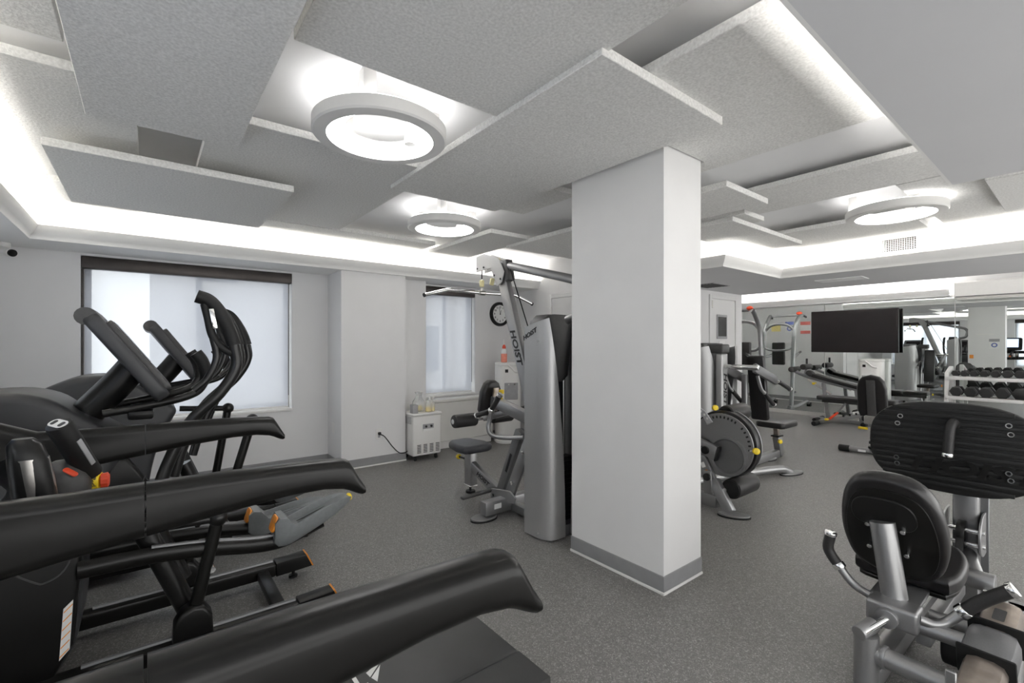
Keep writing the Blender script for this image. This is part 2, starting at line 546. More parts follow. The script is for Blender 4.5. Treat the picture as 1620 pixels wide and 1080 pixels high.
def skirt(name, segs, h=0.105):
    """grey vinyl baseboard with a pale bottom bead; segs: box footprints"""
    bm = B()
    for x0, y0, x1, y1 in segs:
        box(bm, (x0, y0, 0.017), (x1, y1, h), 0.002, 1)
    o = struct(obj(name, bm, 'baseboard_grey'))
    bm = B()
    for x0, y0, x1, y1 in segs:
        ex = 0.004
        box(bm, (x0 - ex, y0 - ex, 0.0), (x1 + ex, y1 + ex, 0.016), 0.003, 1)
    obj('bead', bm, 'trim_white', o)
    return o
t = 0.006
skirt('baseboard_pillar', [(2.27 - t, 1.50 - t, 2.66 + t, 2.21 + t)])
skirt('baseboard_front', [(XL, YW - t, 1.70, YW), (1.70 - t, 5.19 - t, 2.467 + t, 5.19), (1.70 - t, 5.19, 1.70, YW), (2.467, 5.19, 2.467 + t, 5.42), (3.95, YW - t, 4.58, YW)])
skirt('baseboard_left', [(XL, YB, XL + t, YW)])
skirt('baseboard_core', [(4.58 - t, 3.67, 4.58, YW), (4.58, 3.67 - t, 7.80, 3.67), (7.80, 3.67, 7.80 + t, YN)])
o = sbox('baseboard_right', 'radiator_white', ((XR - .012, YB, 0), (XR, YN, 0.075)))

# soffits: thin plate reaching the tray edge, fascia set back behind the light trough
soff = sbox('ceiling_soffit_front', 'cove_white', ((XL, 5.15, ZS), (4.58, YW, ZS + .03)), ((XL, 5.27, ZS + .03), (4.58, YW, ZC)))
sbox('ceiling_soffit_left', 'cove_white', ((XL, YB, ZS), (-.706, 5.15, ZS + .03)), ((XL, YB, ZS + .03), (-.826, 5.27, ZC)))
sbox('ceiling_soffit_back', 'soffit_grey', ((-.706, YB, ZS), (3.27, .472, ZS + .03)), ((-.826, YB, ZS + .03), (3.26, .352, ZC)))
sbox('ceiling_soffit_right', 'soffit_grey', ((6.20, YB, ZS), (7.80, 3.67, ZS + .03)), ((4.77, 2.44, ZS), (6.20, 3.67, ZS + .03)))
sbox('ceiling_fascia_right', 'cove_white', ((6.32, YB, ZS + .03), (6.50, 1.165, ZC)), ((6.32, 1.455, ZS + .03), (6.50, 3.67, ZC)), ((6.32, 1.165, ZS + .03), (6.50, 1.455, 2.405)), ((6.32, 1.165, 2.555), (6.50, 1.455, ZC)), ((6.50, YB, ZS + .03), (7.68, 3.67, ZC)), ((4.89, 2.56, ZS + .03), (6.32, 3.67, ZC)))
sbox('ceiling_soffit_mirror', 'cove_white', ((10.13, 1.46, ZS - .046), (XR, YN, ZS - .016)))

def sweep(bm, path, prof):
    """profile (offset to the right of travel, z) carried along a plan polyline with mitred corners"""
    P2 = [Vector(p) for p in path]
    rings = []
    for i, p in enumerate(P2):
        ns = []
        if i > 0: d = (P2[i] - P2[i - 1]).normalized(); ns.append(Vector((d.y, -d.x)))
        if i < len(P2) - 1: d = (P2[i + 1] - P2[i]).normalized(); ns.append(Vector((d.y, -d.x)))
        n = ns[0] if len(ns) == 1 else (ns[0] + ns[1]) / (1 + ns[0].dot(ns[1]))
        rings.append([Vector((p.x + n.x * o, p.y + n.y * o, z)) for o, z in prof])
    ring_loft(bm, rings)

def lip(z):
    return [(0.0, z), (0.002, z + .022), (0.018, z + .040), (0.036, z + .068), (0.050, z + .100), (0.050, z + .112), (0.040, z + .112), (0.020, z + .075), (-0.012, z + .034), (-0.012, z)]
def led(z):
    return [(-0.078, z + .032), (-0.038, z + .032), (-0.038, z + .036), (-0.078, z + .036)]
coves = [([(3.27, .472), (-.706, .472), (-.706, 5.15), (4.58, 5.15)], ZS), ([(4.77, 3.67), (4.77, 2.44), (6.20, 2.44), (6.20, YB)], ZS), ([(10.13, YN), (10.13, 1.46)], ZS - .046), ([(7.80, YB), (7.80, 3.67)], ZS)]
for i, (path, z) in enumerate(coves):
    bm = B(); sweep(bm, path, lip(z))
    c = struct(obj('trim_%d' % (i + 1), bm, 'cove_white'))
    bm = B(); sweep(bm, path, led(z))
    obj('light_strip', bm, 'led_strip' if i < 2 else 'led_strip_bright', c)

# acoustic panels at staggered heights: (x0, x1, y0, y1, z of the underside)
PANELS = [
    (-.21, .376, .50, 2.778, 2.42), (-.66, -.03, 2.563, 4.20, 2.50), (-.66, -.03, 4.33, 5.12, 2.50),
    (-.41, .765, 3.27, 4.46, 2.40), (.25, 1.46, 2.62, 4.50, 2.50), (.80, 2.56, 4.62, 5.13, 2.52),
    (.42, 1.363, .46, 1.80, 2.50), (1.325, 2.215, 1.135, 3.02, 2.475), (1.63, 2.62, 2.50, 3.15, 2.552),
    (2.66, 3.20, 3.69, 5.13, 2.50), (3.14, 4.50, 2.75, 4.07, 2.47), (3.02, 3.645, 1.52, 2.35, 2.45),
    (3.60, 4.24, -.70, 1.85, 2.55), (3.98, 5.50, 1.95, 2.52, 2.47), (4.13, 4.52, 1.92, 2.52, 2.552),
    (5.12, 6.26, 1.00, 2.40, 2.53), (4.25, 6.26, -.60, .90, 2.55), (4.42, 5.56, -.80, .465, 2.50),
    (-.66, -.24, .50, 2.40, 2.53),
]
for i, (x0, x1, y0, y1, z) in enumerate(PANELS):
    bm = B(); box(bm, (x0, y0, z), (x1, y1, z + .042), 0.003, 1)
    obj('ceiling_panel', bm, 'acoustic_panel', ceiling)
bm = B()   # the panel notched around the pillar
prism(bm, [(1.62, .46), (2.82, .46), (2.82, 2.46), (2.672, 2.46), (2.672, 1.488), (2.258, 1.488), (2.258, 2.46), (1.62, 2.46)], .042, Matrix.Translation((0, 0, 2.535)), 0.003, 1)
obj('ceiling_panel', bm, 'acoustic_panel', ceiling)

# ring lights
def ring_light(c, label):
    t = thing('ring_light', label, 'ceiling light', c)
    x, y, z = c
    bm = B()
    prof = [(.262, 0), (.322, .002), (.33, .010), (.33, .062), (.325, .068), (.172, .068), (.172, .060), (.264, .056), (.262, 0)]
    n = 56
    rings = [[Vector((x + r * math.cos(2 * PI * j / n), y + r * math.sin(2 * PI * j / n), z + h)) for j in range(n)] for r, h in prof]
    ring_loft(bm, rings, caps=False)
    obj('housing', bm, 'appliance_white', t)
    bm = B()
    prof = [(.260, .004), (.262, .050), (.178, .058), (.173, .052), (.235, .030), (.260, .004)]
    rings = [[Vector((x + r * math.cos(2 * PI * j / n), y + r * math.sin(2 * PI * j / n), z + h)) for j in range(n)] for r, h in prof]
    ring_loft(bm, rings, caps=False)
    obj('diffuser', bm, 'ring_glow', t)
    bm = B()
    prof = [(.296, .0685), (.322, .0685), (.322, .0705), (.296, .0705), (.296, .0685)]
    rings = [[Vector((x + r * math.cos(2 * PI * j / n), y + r * math.sin(2 * PI * j / n), z + h)) for j in range(n)] for r, h in prof]
    ring_loft(bm, rings, caps=False)
    obj('uplight', bm, 'ring_uplight', t)
    for a in (110, 235, 350):
        p = Vector((x + .27 * math.cos(math.radians(a)), y + .27 * math.sin(math.radians(a)), 0))
        mk('bracket', 'appliance_white', t, (box, (p.x - .03, p.y - .03, z + .068), (p.x + .03, p.y + .03, ZC), .004))
    mk('driver_box', 'appliance_white', t, (cyl, (x + .17, y + .02, z + .03), (x + .17, y + .02, z + .075), .03, 16))
    return t
ring_light((.945, 2.27, 2.445), 'white ring ceiling light over the floor between the treadmills and the pillar')
ring_light((2.14, 3.69, 2.445), 'white ring ceiling light hung above the lat pulldown seat')
ring_light((4.79, 1.02, 2.445), 'white ring ceiling light hung near the square air vent')

# glazing added behind the camera, invented and out of view, to let in fill daylight
bm = B()
for i in range(9):
    xx = -1.0 + i * 10.6 / 8
    box(bm, (max(-1.0, xx - .03), YB - .10, .17), (min(9.6, xx + .03), YB - .04, 2.13), .003, 1)
box(bm, (-1.0, YB - .10, .12), (9.6, YB - .04, .17)); box(bm, (-1.0, YB - .10, 2.13), (9.6, YB - .04, 2.18))
w3 = struct(obj('added_window', bm, 'radiator_white'))
for i in range(8):
    xx = -1.0 + i * 10.6 / 8
    mk('window_pane', 'glass_tinted', w3, (box, (xx + .03, YB - .073, .17), (xx + 10.6 / 8 - .03, YB - .067, 2.13)))

# windows: frame, pane, mullion behind a roller blind
def wbox(bm, wall, lo, hi, bev=0.0, seg=1):
    """box given as (along the wall, depth outward, z) for the window wall or the left wall"""
    if wall == 'front':
        box(bm, (lo[0], YW + lo[1], lo[2]), (hi[0], YW + hi[1], hi[2]), bev, seg)
    else:
        box(bm, (XL - hi[1], lo[0], lo[2]), (XL - lo[1], hi[0], hi[2]), bev, seg)

def window(name, W, mull, wall='front'):
    u0, u1, z0, z1 = W
    d = .15
    bm = B()
    for lo, hi in (((u0, d, z0), (u0 + .06, d + .06, z1)), ((u1 - .06, d, z0), (u1, d + .06, z1)), ((u0 + .06, d, z0), (u1 - .06, d + .06, z0 + .07)), ((u0 + .06, d, z1 - .06), (u1 - .06, d + .06, z1))):
        wbox(bm, wall, lo, hi, .004)
    w = struct(obj(name, bm, 'radiator_white'))
    mk('mullion', 'radiator_white', w, (wbox, wall, (mull - .03, d, z0 + .07), (mull + .03, d + .06, z1 - .06), .004))
    mk('window_pane', 'glass', w, (wbox, wall, (u0 + .06, d + .025, z0 + .07), (mull - .03, d + .031, z1 - .06)))
    mk('window_pane', 'glass', w, (wbox, wall, (mull + .03, d + .025, z0 + .07), (u1 - .06, d + .031, z1 - .06)))
    mk('window_sill', 'trim_white', w, (wbox, wall, (u0, -.02, z0 - .02), (u1, d, z0 + .004), .004))
    return w
window('window_1', W1, 0.44)
window('window_2', W2, 3.37)
window('window_4', W3, 3.82, 'left')
window('window_5', W4, 0.16, 'left')

def blind(W, label, gap, wall='front'):
    u0, u1, z0, z1 = W
    c = (u0 + u1) / 2
    r = thing('roller_blind', label, 'blind', (c, YW + .05, z1) if wall == 'front' else (XL - .05, c, z1), 'roller blinds')
    mk('cassette', 'bronze_dark', r, (wbox, wall, (u0 + .002, -.012, z1 - .115), (u1 - .002, .09, z1 - .002), .012, 2))
    mk('fabric', 'blind_fabric', r, (wbox, wall, (u0 + .022, .049, z0 + .03), (u1 - gap, .051, z1 - .10)))
    mk('bottom_bar', 'trim_white', r, (wbox, wall, (u0 + .022, .04, z0 + .008), (u1 - gap, .06, z0 + .032), .004))
    mk('side_track', 'bronze_dark', r, (wbox, wall, (u0 + .002, .02, z0 + .006), (u0 + .016, .08, z1 - .115), .002))
    mk('side_track', 'bronze_dark', r, (wbox, wall, (u1 - gap + .001, .045, z0 + .15), (u1 - gap + .007, .06, z1 - .115), .001))
    return r
blind(W1, 'wide translucent white roller blind behind the ellipticals', .03)
blind(W2, 'narrow translucent white roller blind above the radiator cover', .03)
blind(W3, 'translucent white roller blind on the side wall facing the mirror, by the ellipticals', .03, 'left')
blind(W4, 'translucent white roller blind on the side wall in front of the treadmills', .03, 'left')

# what lies beyond the windows
ground = sbox('exterior_ground', 'asphalt', ((-14, 6.2, -1.0), (22, 30, -.9)))
bld = thing('exterior_building', 'pale masonry building across the street outside the windows', 'building', (4, 15.5, -.9))
mk('facade', 'brick_outside', bld, (box, (.1, 15.5, -.9), (21, 18, 7.5)))
for i in range(9):
    for zz in (.4, 3.2):
        mk('window', 'car_glass', bld, (box, (1.1 + i * 2.2, 15.44, zz), (2.1 + i * 2.2, 15.52, zz + 1.7), .01, 1))
car = thing('parked_car', 'white car parked outside on the street', 'car', (3.2, 9.6, -.9))
mk('body', 'car_white', car, (side_prism, [(1.1, -.55), (1.15, -.1), (1.5, .05), (2.2, .12), (2.75, .52), (3.9, .55), (4.5, .15), (5.2, .05), (5.3, -.5)], 8.8, 10.4, .12, 3))
mk('side_window', 'car_glass', car, (side_prism, [(2.45, .14), (2.85, .45), (3.8, .48), (4.25, .14)], 8.77, 8.82))
for wx in (1.9, 4.5):
    mk('wheel', 'black_rubber', car, (cyl, (wx, 8.78, -.58), (wx, 9.0, -.58), .32, 24, {'bev': .03}))

# door in the short wall behind the lat pulldown, and the glazed door in the core wall
def door_x(name, x, y0, y1, h):
    bm = B()
    for lo, hi in (((x - .02, y0 - .06, 0), (x, y0, h + .06)), ((x - .02, y1, 0), (x, y1 + .06, h + .06)), ((x - .02, y0, h), (x, y1, h + .06))):
        box(bm, lo, hi, .003, 1)
    d = struct(obj(name, bm, 'door_white'))
    mk('door_leaf', 'door_white', d, (box, (x - .010, y0 + .004, .01), (x, y1 - .004, h - .004), .002, 1))
    mk('hinge', 'brushed_steel', d, (cyl, (x - .018, y1 - .002, h - .22), (x - .018, y1 - .002, h - .12), .008, 10))
    mk('door_handle', 'brushed_steel', d, (tube, [(x - .01, y0 + .08, 1.0), (x - .06, y0 + .08, 1.0), (x - .06, y0 + .2, 1.0)], .011))
    return d
door_x('door_1', 4.58, 3.95, 4.85, 2.06)
bm = B()
for lo, hi in (((6.74, 3.65, 0), (6.80, 3.67, 2.17)), ((7.55, 3.65, 0), (7.61, 3.67, 2.17)), ((6.80, 3.65, 2.11), (7.55, 3.67, 2.17))):
    box(bm, lo, hi, .003, 1)
d2 = struct(obj('door_2', bm, 'door_white'))
mk('door_leaf', 'door_white', d2, (box, (6.804, 3.66, .01), (7.546, 3.67, 2.106), .002, 1))
mk('glazing_frame', 'ink_grey', d2, (box, (6.95, 3.648, 1.49), (7.27, 3.662, 1.87), .006, 1))
mk('window_pane', 'tv_black', d2, (box, (6.985, 3.644, 1.53), (7.235, 3.65, 1.835)))
mk('hinge', 'brushed_steel', d2, (cyl, (6.80, 3.646, 1.96), (6.80, 3.646, 2.08), .009, 10))
mk('hinge', 'brushed_steel', d2, (cyl, (6.80, 3.646, .25), (6.80, 3.646, .37), .009, 10))
mk('notice', 'paper_white', d2, (box, (7.03, 3.652, 1.40), (7.20, 3.662, 1.46)))

# mirror panels on the right wall
for y0, y1 in ((3.262, 5.96), (1.424, 3.252), (-.60, 1.414)):
    mk('mirror_panel', 'mirror', wall_right, (box, (XR - .007, y0, .078), (XR - .001, y1, 2.178)))

# radiator cover under the second window
rc = thing('radiator_cover', 'white radiator cover below the narrow window', 'radiator cover', (3.4, 5.54, 0))
mk('body', 'radiator_white', rc, (box, (2.866, 5.43, .10), (3.95, YW - .001, .63), .006, 1))
mk('top', 'radiator_white', rc, (box, (2.866, 5.41, .632), (3.96, YW - .025, .668), .006, 1))
mk('plinth', 'trim_white', rc, (box, (2.90, 5.46, 0), (3.94, YW - .01, .098), .003, 1))
mk('screw', 'ink_grey', rc, (cyl, (2.93, 5.43, .56), (2.93, 5.424, .56), .008, 10))

# small fittings
cl = thing('wall_clock', 'round wall clock with thick black rim above the water cooler', 'clock', (4.245, YW - .02, 1.865))
cx, cz = 4.245, 1.865
mk('rim', 'black_plastic', cl, (lathe, (cx, YW - .001, cz), [(.185, 0), (.185, -.025), (.172, -.045), (.150, -.045), (.138, -.028), (.138, 0)], 40, 'Y'))
mk('dial', 'paper_white', cl, (cyl, (cx, YW - .004, cz), (cx, YW - .02, cz), .14, 40))
bm = B()
for h in range(1, 13):
    a = PI / 2 - h * PI / 6
    text_bm(bm, str(h), .042, basis((cx + .105 * math.cos(a), YW - .0215, cz + .105 * math.sin(a)), (1, 0, 0), (0, 0, 1)), .0008, .001)
obj('numerals', bm, 'ink_black', cl)['kind'] = 'stuff'
mk('hour_hand', 'ink_black', cl, (bar, (cx, YW - .024, cz), (cx + .02, YW - .024, cz + .06), .008, .002, 0))
mk('minute_hand', 'ink_black', cl, (bar, (cx, YW - .026, cz), (cx - .02, YW - .026, cz + .10), .006, .002, 0))
mk('hub', 'ink_black', cl, (cyl, (cx, YW - .02, cz), (cx, YW - .03, cz), .008, 12))

sc_ = thing('security_camera', 'small white bullet security camera on the wall top corner', 'camera', (-.86, YW - .16, 2.15))
mk('mount', 'appliance_white', sc_, (cyl, (-.90, 5.50, ZS), (-.90, 5.50, 2.19), .04, 16), (tube, [(-.90, 5.50, 2.20), (-.89, 5.46, 2.165)], .018))
mk('body', 'appliance_white', sc_, (cyl, (-.95, 5.52, 2.175), (-.84, 5.39, 2.135), .035, 18, {'bev': .006}))
mk('lens', 'black_plastic', sc_, (cyl, (-.838, 5.388, 2.1345), (-.83, 5.378, 2.131), .029, 18))

ol = thing('wall_outlet', 'white wall outlet with a black plug on the pier', 'outlet', (2.13, 5.19, .36))
mk('plate', 'appliance_white', ol, (box, (2.095, 5.184, .30), (2.17, 5.19, .42), .003, 1))
mk('socket', 'ink_grey', ol, (box, (2.118, 5.182, .318), (2.147, 5.185, .348), .001, 1))
ol2 = tag(mk('blank_plate', 'appliance_white', None, (box, (1.694, 5.42, .38), (1.70, 5.49, .50), .003, 1)), 'blank white wall plate on the side of the pier', 'wall plate')
cord = thing('power_cord', 'black power cord from the pier outlet to the dehumidifier', 'cord', (2.4, 5.15, .2))
mk('plug', 'black_plastic', cord, (box, (2.115, 5.155, .355), (2.15, 5.184, .385), .008, 2))
mk('cable', 'black_rubber', cord, (tube, [(2.13, 5.16, .365), (2.18, 5.13, .33), (2.27, 5.13, .21), (2.36, 5.14, .12), (2.44, 5.16, .10), (2.484, 5.18, .11)], .006, 8, 6))

# dehumidifier cabinet on castors
dh = thing('dehumidifier', 'white dehumidifier cabinet on castors beside the pier', 'dehumidifier', (2.68, 5.2, 0))
mk('body', 'appliance_white', dh, (box, (2.49, 5.035, .065), (2.87, 5.36, .545), .02, 3))
mk('lid', 'appliance_white', dh, (box, (2.482, 5.027, .545), (2.878, 5.368, .575), .012, 3))
for i in range(4):
    bm = B()
    for j in range(6):
        box(bm, (2.545 + i * .083, 5.031, .10 + j * .018), (2.595 + i * .083, 5.036, .108 + j * .018))
    obj('vent_slots', bm, 'vent_dark', dh)
bm = B()
for j in range(5):
    box(bm, (2.486, 5.08, .45 + j * .018), (2.491, 5.30, .458 + j * .018))
obj('side_vents', bm, 'ink_grey', dh)
mk('control_panel', 'ink_grey', dh, (box, (2.62, 5.030, .385), (2.765, 5.036, .44), .002, 1))
mk('control_label', 'paper_white', dh, (box, (2.62, 5.030, .355), (2.765, 5.036, .383), .001, 1))
for kx in (2.66, 2.73):
    mk('knob', 'ink_black', dh, (cyl, (kx, 5.03, .412), (kx, 5.018, .412), .013, 16))
for wx, wy in ((2.54, 5.08), (2.82, 5.08), (2.54, 5.31), (2.82, 5.31)):
    c = mk('castor', 'black_rubber', dh, (cyl, (wx - .012, wy, .026), (wx + .012, wy, .026), .026, 18, {'bev': .004}))
    mk('fork', 'black_metal', c, (box, (wx - .016, wy - .012, .028), (wx + .016, wy + .012, .066), .003, 1))
tb = tag(mk('tissue_box', 'ink_grey', None, (box, (2.495, 5.05, .576), (2.565, 5.13, .68), .004, 1)), 'grey cardboard box on the dehumidifier corner', 'box')
bg = thing('plastic_bag', 'crumpled clear plastic bag on the dehumidifier', 'bag', (2.66, 5.2, .576))
bm = B(); lathe(bm, (2.66, 5.22, .576), [(.02, 0), (.075, .004), (.085, .06), (.07, .12), (.045, .16), (.03, .20), (.05, .235)], 18)
for v in bm.verts:
    v.co += Vector((random.uniform(-1, 1), random.uniform(-1, 1), 0)) * .010
obj('film', bm, 'clear_bag', bg)
mk('contents', 'yellow_plastic', bg, (ball, (2.665, 5.20, .612), .035, 8))
for i, (bx_, by_) in enumerate(((2.72, 5.09), (2.79, 5.12))):
    sb = thing('spray_bottle', ['clear spray bottle with yellow base standing in front on the dehumidifier', 'clear spray bottle with yellow label at the lid corner of the dehumidifier'][i], 'bottle', (bx_, by_, .576))
    mk('bottle_body', 'clear_bag', sb, (lathe, (bx_, by_, .576), [(.02, 0), (.036, .003), (.036, .10), (.014, .13), (.012, .15)], 18))
    mk('liquid', 'yellow_plastic', sb, (lathe, (bx_, by_, .578), [(.02, 0), (.033, .003), (.033, .05), (.01, .05)], 18))
    mk('trigger', 'ink_white', sb, (box, (bx_ - .014, by_ - .04, .725), (bx_ + .014, by_ + .02, .76), .006, 2))

# water coolers
def cooler(c, label, yaw):
    t = thing('water_cooler', label, 'water cooler', (0, 0, 0))
    bm = B()
    prism(bm, rrect(.34, .32, .10, 6), 1.06, Matrix.Translation((0, 0, .57)), .012, 2)
    obj('body', bm, 'appliance_white', t)
    mk('plinth', 'trim_white', t, (prism, rrect(.37, .35, .12, 6), .045, Matrix.Translation((0, 0, .0225)), .006, 2))
    mk('top', 'appliance_white', t, (prism, rrect(.345, .325, .10, 6), .05, Matrix.Translation((0, 0, 1.12)), .015, 3))
    mk('tap_recess', 'ink_grey', t, (box, (-.10, -.166, .62), (.10, -.158, .86), .004, 1))
    for tx in (-.04, .04):
        mk('tap', 'chrome', t, (cyl, (tx, -.19, .84), (tx, -.16, .84), .012, 12))
    mk('display', 'tv_black', t, (box, (-.09, -.166, 1.005), (-.045, -.158, 1.05), .002, 1))
    mk('swoosh', 'trim_white', t, (tube, [(-.05, -.162, 1.11), (0, -.168, 1.07), (.05, -.168, 1.02), (.12, -.164, 1.0)], .012, 8, 5))
    t.location = c; t.rotation_euler = (0, 0, yaw)
    return t
cooler((4.12, 5.30, 0), 'white water cooler in the corner below the clock', math.radians(-20))
cooler((10.085, 2.47, 0), 'white water cooler standing against the mirror under the television', math.radians(-90))
bt = thing('sanitizer_bottle', 'bottle of red liquid with white pump on the water cooler', 'bottle', (4.03, 5.27, 1.146))
mk('bottle_body', 'sanitizer_red', bt, (lathe, (4.03, 5.27, 1.146), [(.03, 0), (.044, .004), (.044, .125)], 20))
mk('neck', 'clear_plastic', bt, (lathe, (4.03, 5.27, 1.146), [(.044, .1255), (.043, .15), (.030, .19), (.016, .20)], 20))
mk('cap', 'red_plastic', bt, (lathe, (4.03, 5.27, 1.344), [(.026, 0), (.026, .025), (.014, .055)], 18))
mk('nozzle', 'ink_white', bt, (lathe, (4.03, 5.27, 1.402), [(.012, 0), (.010, .04), (.004, .075)], 12))

# air vents
av = thing('air_vent', 'square-holed white air vent on the bright cove fascia', 'vent', (6.32, 1.31, 2.49))
mk('backing', 'duct_black', av, (box, (6.44, 1.167, 2.407), (6.498, 1.453, 2.553)))
bm = B()
for i in range(16):
    yy = 1.165 + i * .29 / 15
    box(bm, (6.309, yy - .0024, 2.405), (6.3138, yy + .0024, 2.555))
for i in range(9):
    zz = 2.405 + i * .15 / 8
    box(bm, (6.3095, 1.165, zz - .0024), (6.3135, 1.455, zz + .0024))
obj('grille', bm, 'cove_white', av)
ag = thing('soffit_grille', 'dark slotted air grille in the grey soffit beside the glazed door', 'vent', (6.15, 3.33, ZS))
mk('frame', 'ink_grey', ag, (box, (5.93, 3.16, ZS - .008), (6.38, 3.52, ZS), .002, 1))
for i in range(7):
    mk('slat', 'vent_dark', ag, (box, (5.95, 3.185 + i * .045, ZS - .012), (6.36, 3.215 + i * .045, ZS - .007)))
hp = tag(mk('access_hatch', 'ceiling_white', None, (box, (6.75, 1.75, ZS - .008), (7.05, 2.25, ZS), .002, 1)), 'flat access hatch in the grey soffit', 'hatch')

# air conditioner and television on the mirror wall
ac = thing('air_conditioner', 'long white split air conditioner above the mirror', 'air conditioner', (10.18, .9, 2.11))
mk('body', 'appliance_white', ac, (side_prism, [(10.29, 2.115), (10.12, 2.115), (10.075, 2.16), (10.07, 2.37), (10.10, 2.40), (10.29, 2.40)], .35, 1.405, .012, 2))
mk('louver', 'appliance_white', ac, (bar, (10.095, .40, 2.122), (10.095, 1.37, 2.122), .06, .012, .004, (-.5, 0, 1)))
mk('outlet_slot', 'vent_dark', ac, (box, (10.063, .40, 2.150), (10.075, 1.385, 2.162)))
tv = thing('television', 'large flat black television mounted on the mirror', 'television', (10.12, 2.77, 1.65))
mk('screen', 'tv_black', tv, (box, (10.13, 2.11, 1.262), (10.155, 3.43, 2.03), .004, 1))
mk('bezel', 'black_plastic', tv, (box, (10.135, 2.104, 1.256), (10.175, 3.436, 2.036), .006, 1))
mk('rear_cover', 'charcoal', tv, (box, (10.175, 2.2, 1.30), (10.235, 3.34, 1.98), .01, 1))
mk('wall_bracket', 'black_metal', tv, (box, (10.235, 2.55, 1.50), (10.292, 3.0, 1.80), .005, 1))

# signs: on the pillar's far face and on the niche wall (seen in the mirror)
def sign(name, lab, x, yc, zc, w, h, header, foot, ring):
    s = thing(name, lab, 'sign', (x, yc, zc))
    mk('board', 'paper_white', s, (box, (x, yc - w / 2, zc - h / 2), (x + .004, yc + w / 2, zc + h / 2)))
    mk('header', header, s, (box, (x + .004, yc - w / 2, zc + h / 2 - h * .28), (x + .005, yc + w / 2, zc + h / 2)))
    if foot: mk('footer', foot, s, (box, (x + .004, yc - w / 2, zc - h / 2), (x + .005, yc + w / 2, zc - h / 2 + h * .25)))
    if ring:
        bm = B(); n = 28
        rr = [[Vector((x + dx, yc + r * math.cos(2 * PI * j / n), zc - h * .12 + r * math.sin(2 * PI * j / n))) for j in range(n)] for r, dx in ((w * .30, .004), (w * .30, .006), (w * .17, .006), (w * .17, .004))]
        ring_loft(bm, rr, False); obj('emblem', bm, ring, s)
    return s
sign('notice_sign', 'white sign with blue header and round blue emblem on the pillar', 2.66, 1.70, 1.42, .20, .27, 'ink_grey', None, 'ink_blue')
tag(mk('name_strip', 'trim_white', None, (box, (2.66, 1.70, 1.66), (2.665, 2.05, 1.70), .001, 1)), 'thin white plate above the sign on the pillar', 'plate')
sign('notice_sign', 'white sign with blue header on the niche wall', 7.80, 4.82, 1.84, .20, .28, 'ink_blue', None, 'ink_blue')
sign('notice_sign', 'white sign with red bands on the niche wall', 7.80, 4.46, 1.82, .22, .30, 'ink_red', 'ink_red', None)
tag(mk('notice_sheet', 'ink_yellow', None, (box, (7.80, 5.03, 1.74), (7.804, 5.25, 1.92))), 'yellow notice sheet on the niche wall', 'notice')
tag(mk('notice_sheet', 'orange_plastic', None, (box, (2.66, 2.10, 1.02), (2.664, 2.18, 1.12))), 'small orange card on the pillar edge', 'notice')

# ---------------------------------------------------------------- treadmills (users face the left wall)
def interp(tab, x):
    for (a, *va), (b, *vb) in zip(tab[:-1], tab[1:]):
        if a <= x <= b:
            f = (x - a) / (b - a)
            return [p + (q - p) * f for p, q in zip(va, vb)]
    return list(tab[-1][1:])

ARM = [(-.62, 1.30, 1.06), (-.45, 1.205, .96), (-.37, 1.152, .950), (-.28, 1.112, .960), (-.12, 1.108, .982), (0, 1.108, .997), (.126, 1.107, 1.013), (.275, 1.103, 1.026), (.36, 1.100, 1.026),
       (.408, 1.097, 1.018), (.424, 1.091, 1.012), (.437, 1.071, 1.005), (.449, 1.048, .999), (.458, 1.031, .997), (.464, 1.019, 1.001)]

def arm_loft(bm, yc, xa, xb, w):
    xs = [x for x, *_ in ARM if xa < x < xb]
    xs = [xa] + xs + [xb]
    rings = []
    for x in xs:
        zt, zb = interp(ARM, x)
        h = zt - zb
        pts = rrect(w, h, min(.026, h * .47), 5)
        rings.append([Vector((x, yc + u, (zt + zb) / 2 + v)) for u, v in pts])
    ring_loft(bm, rings)

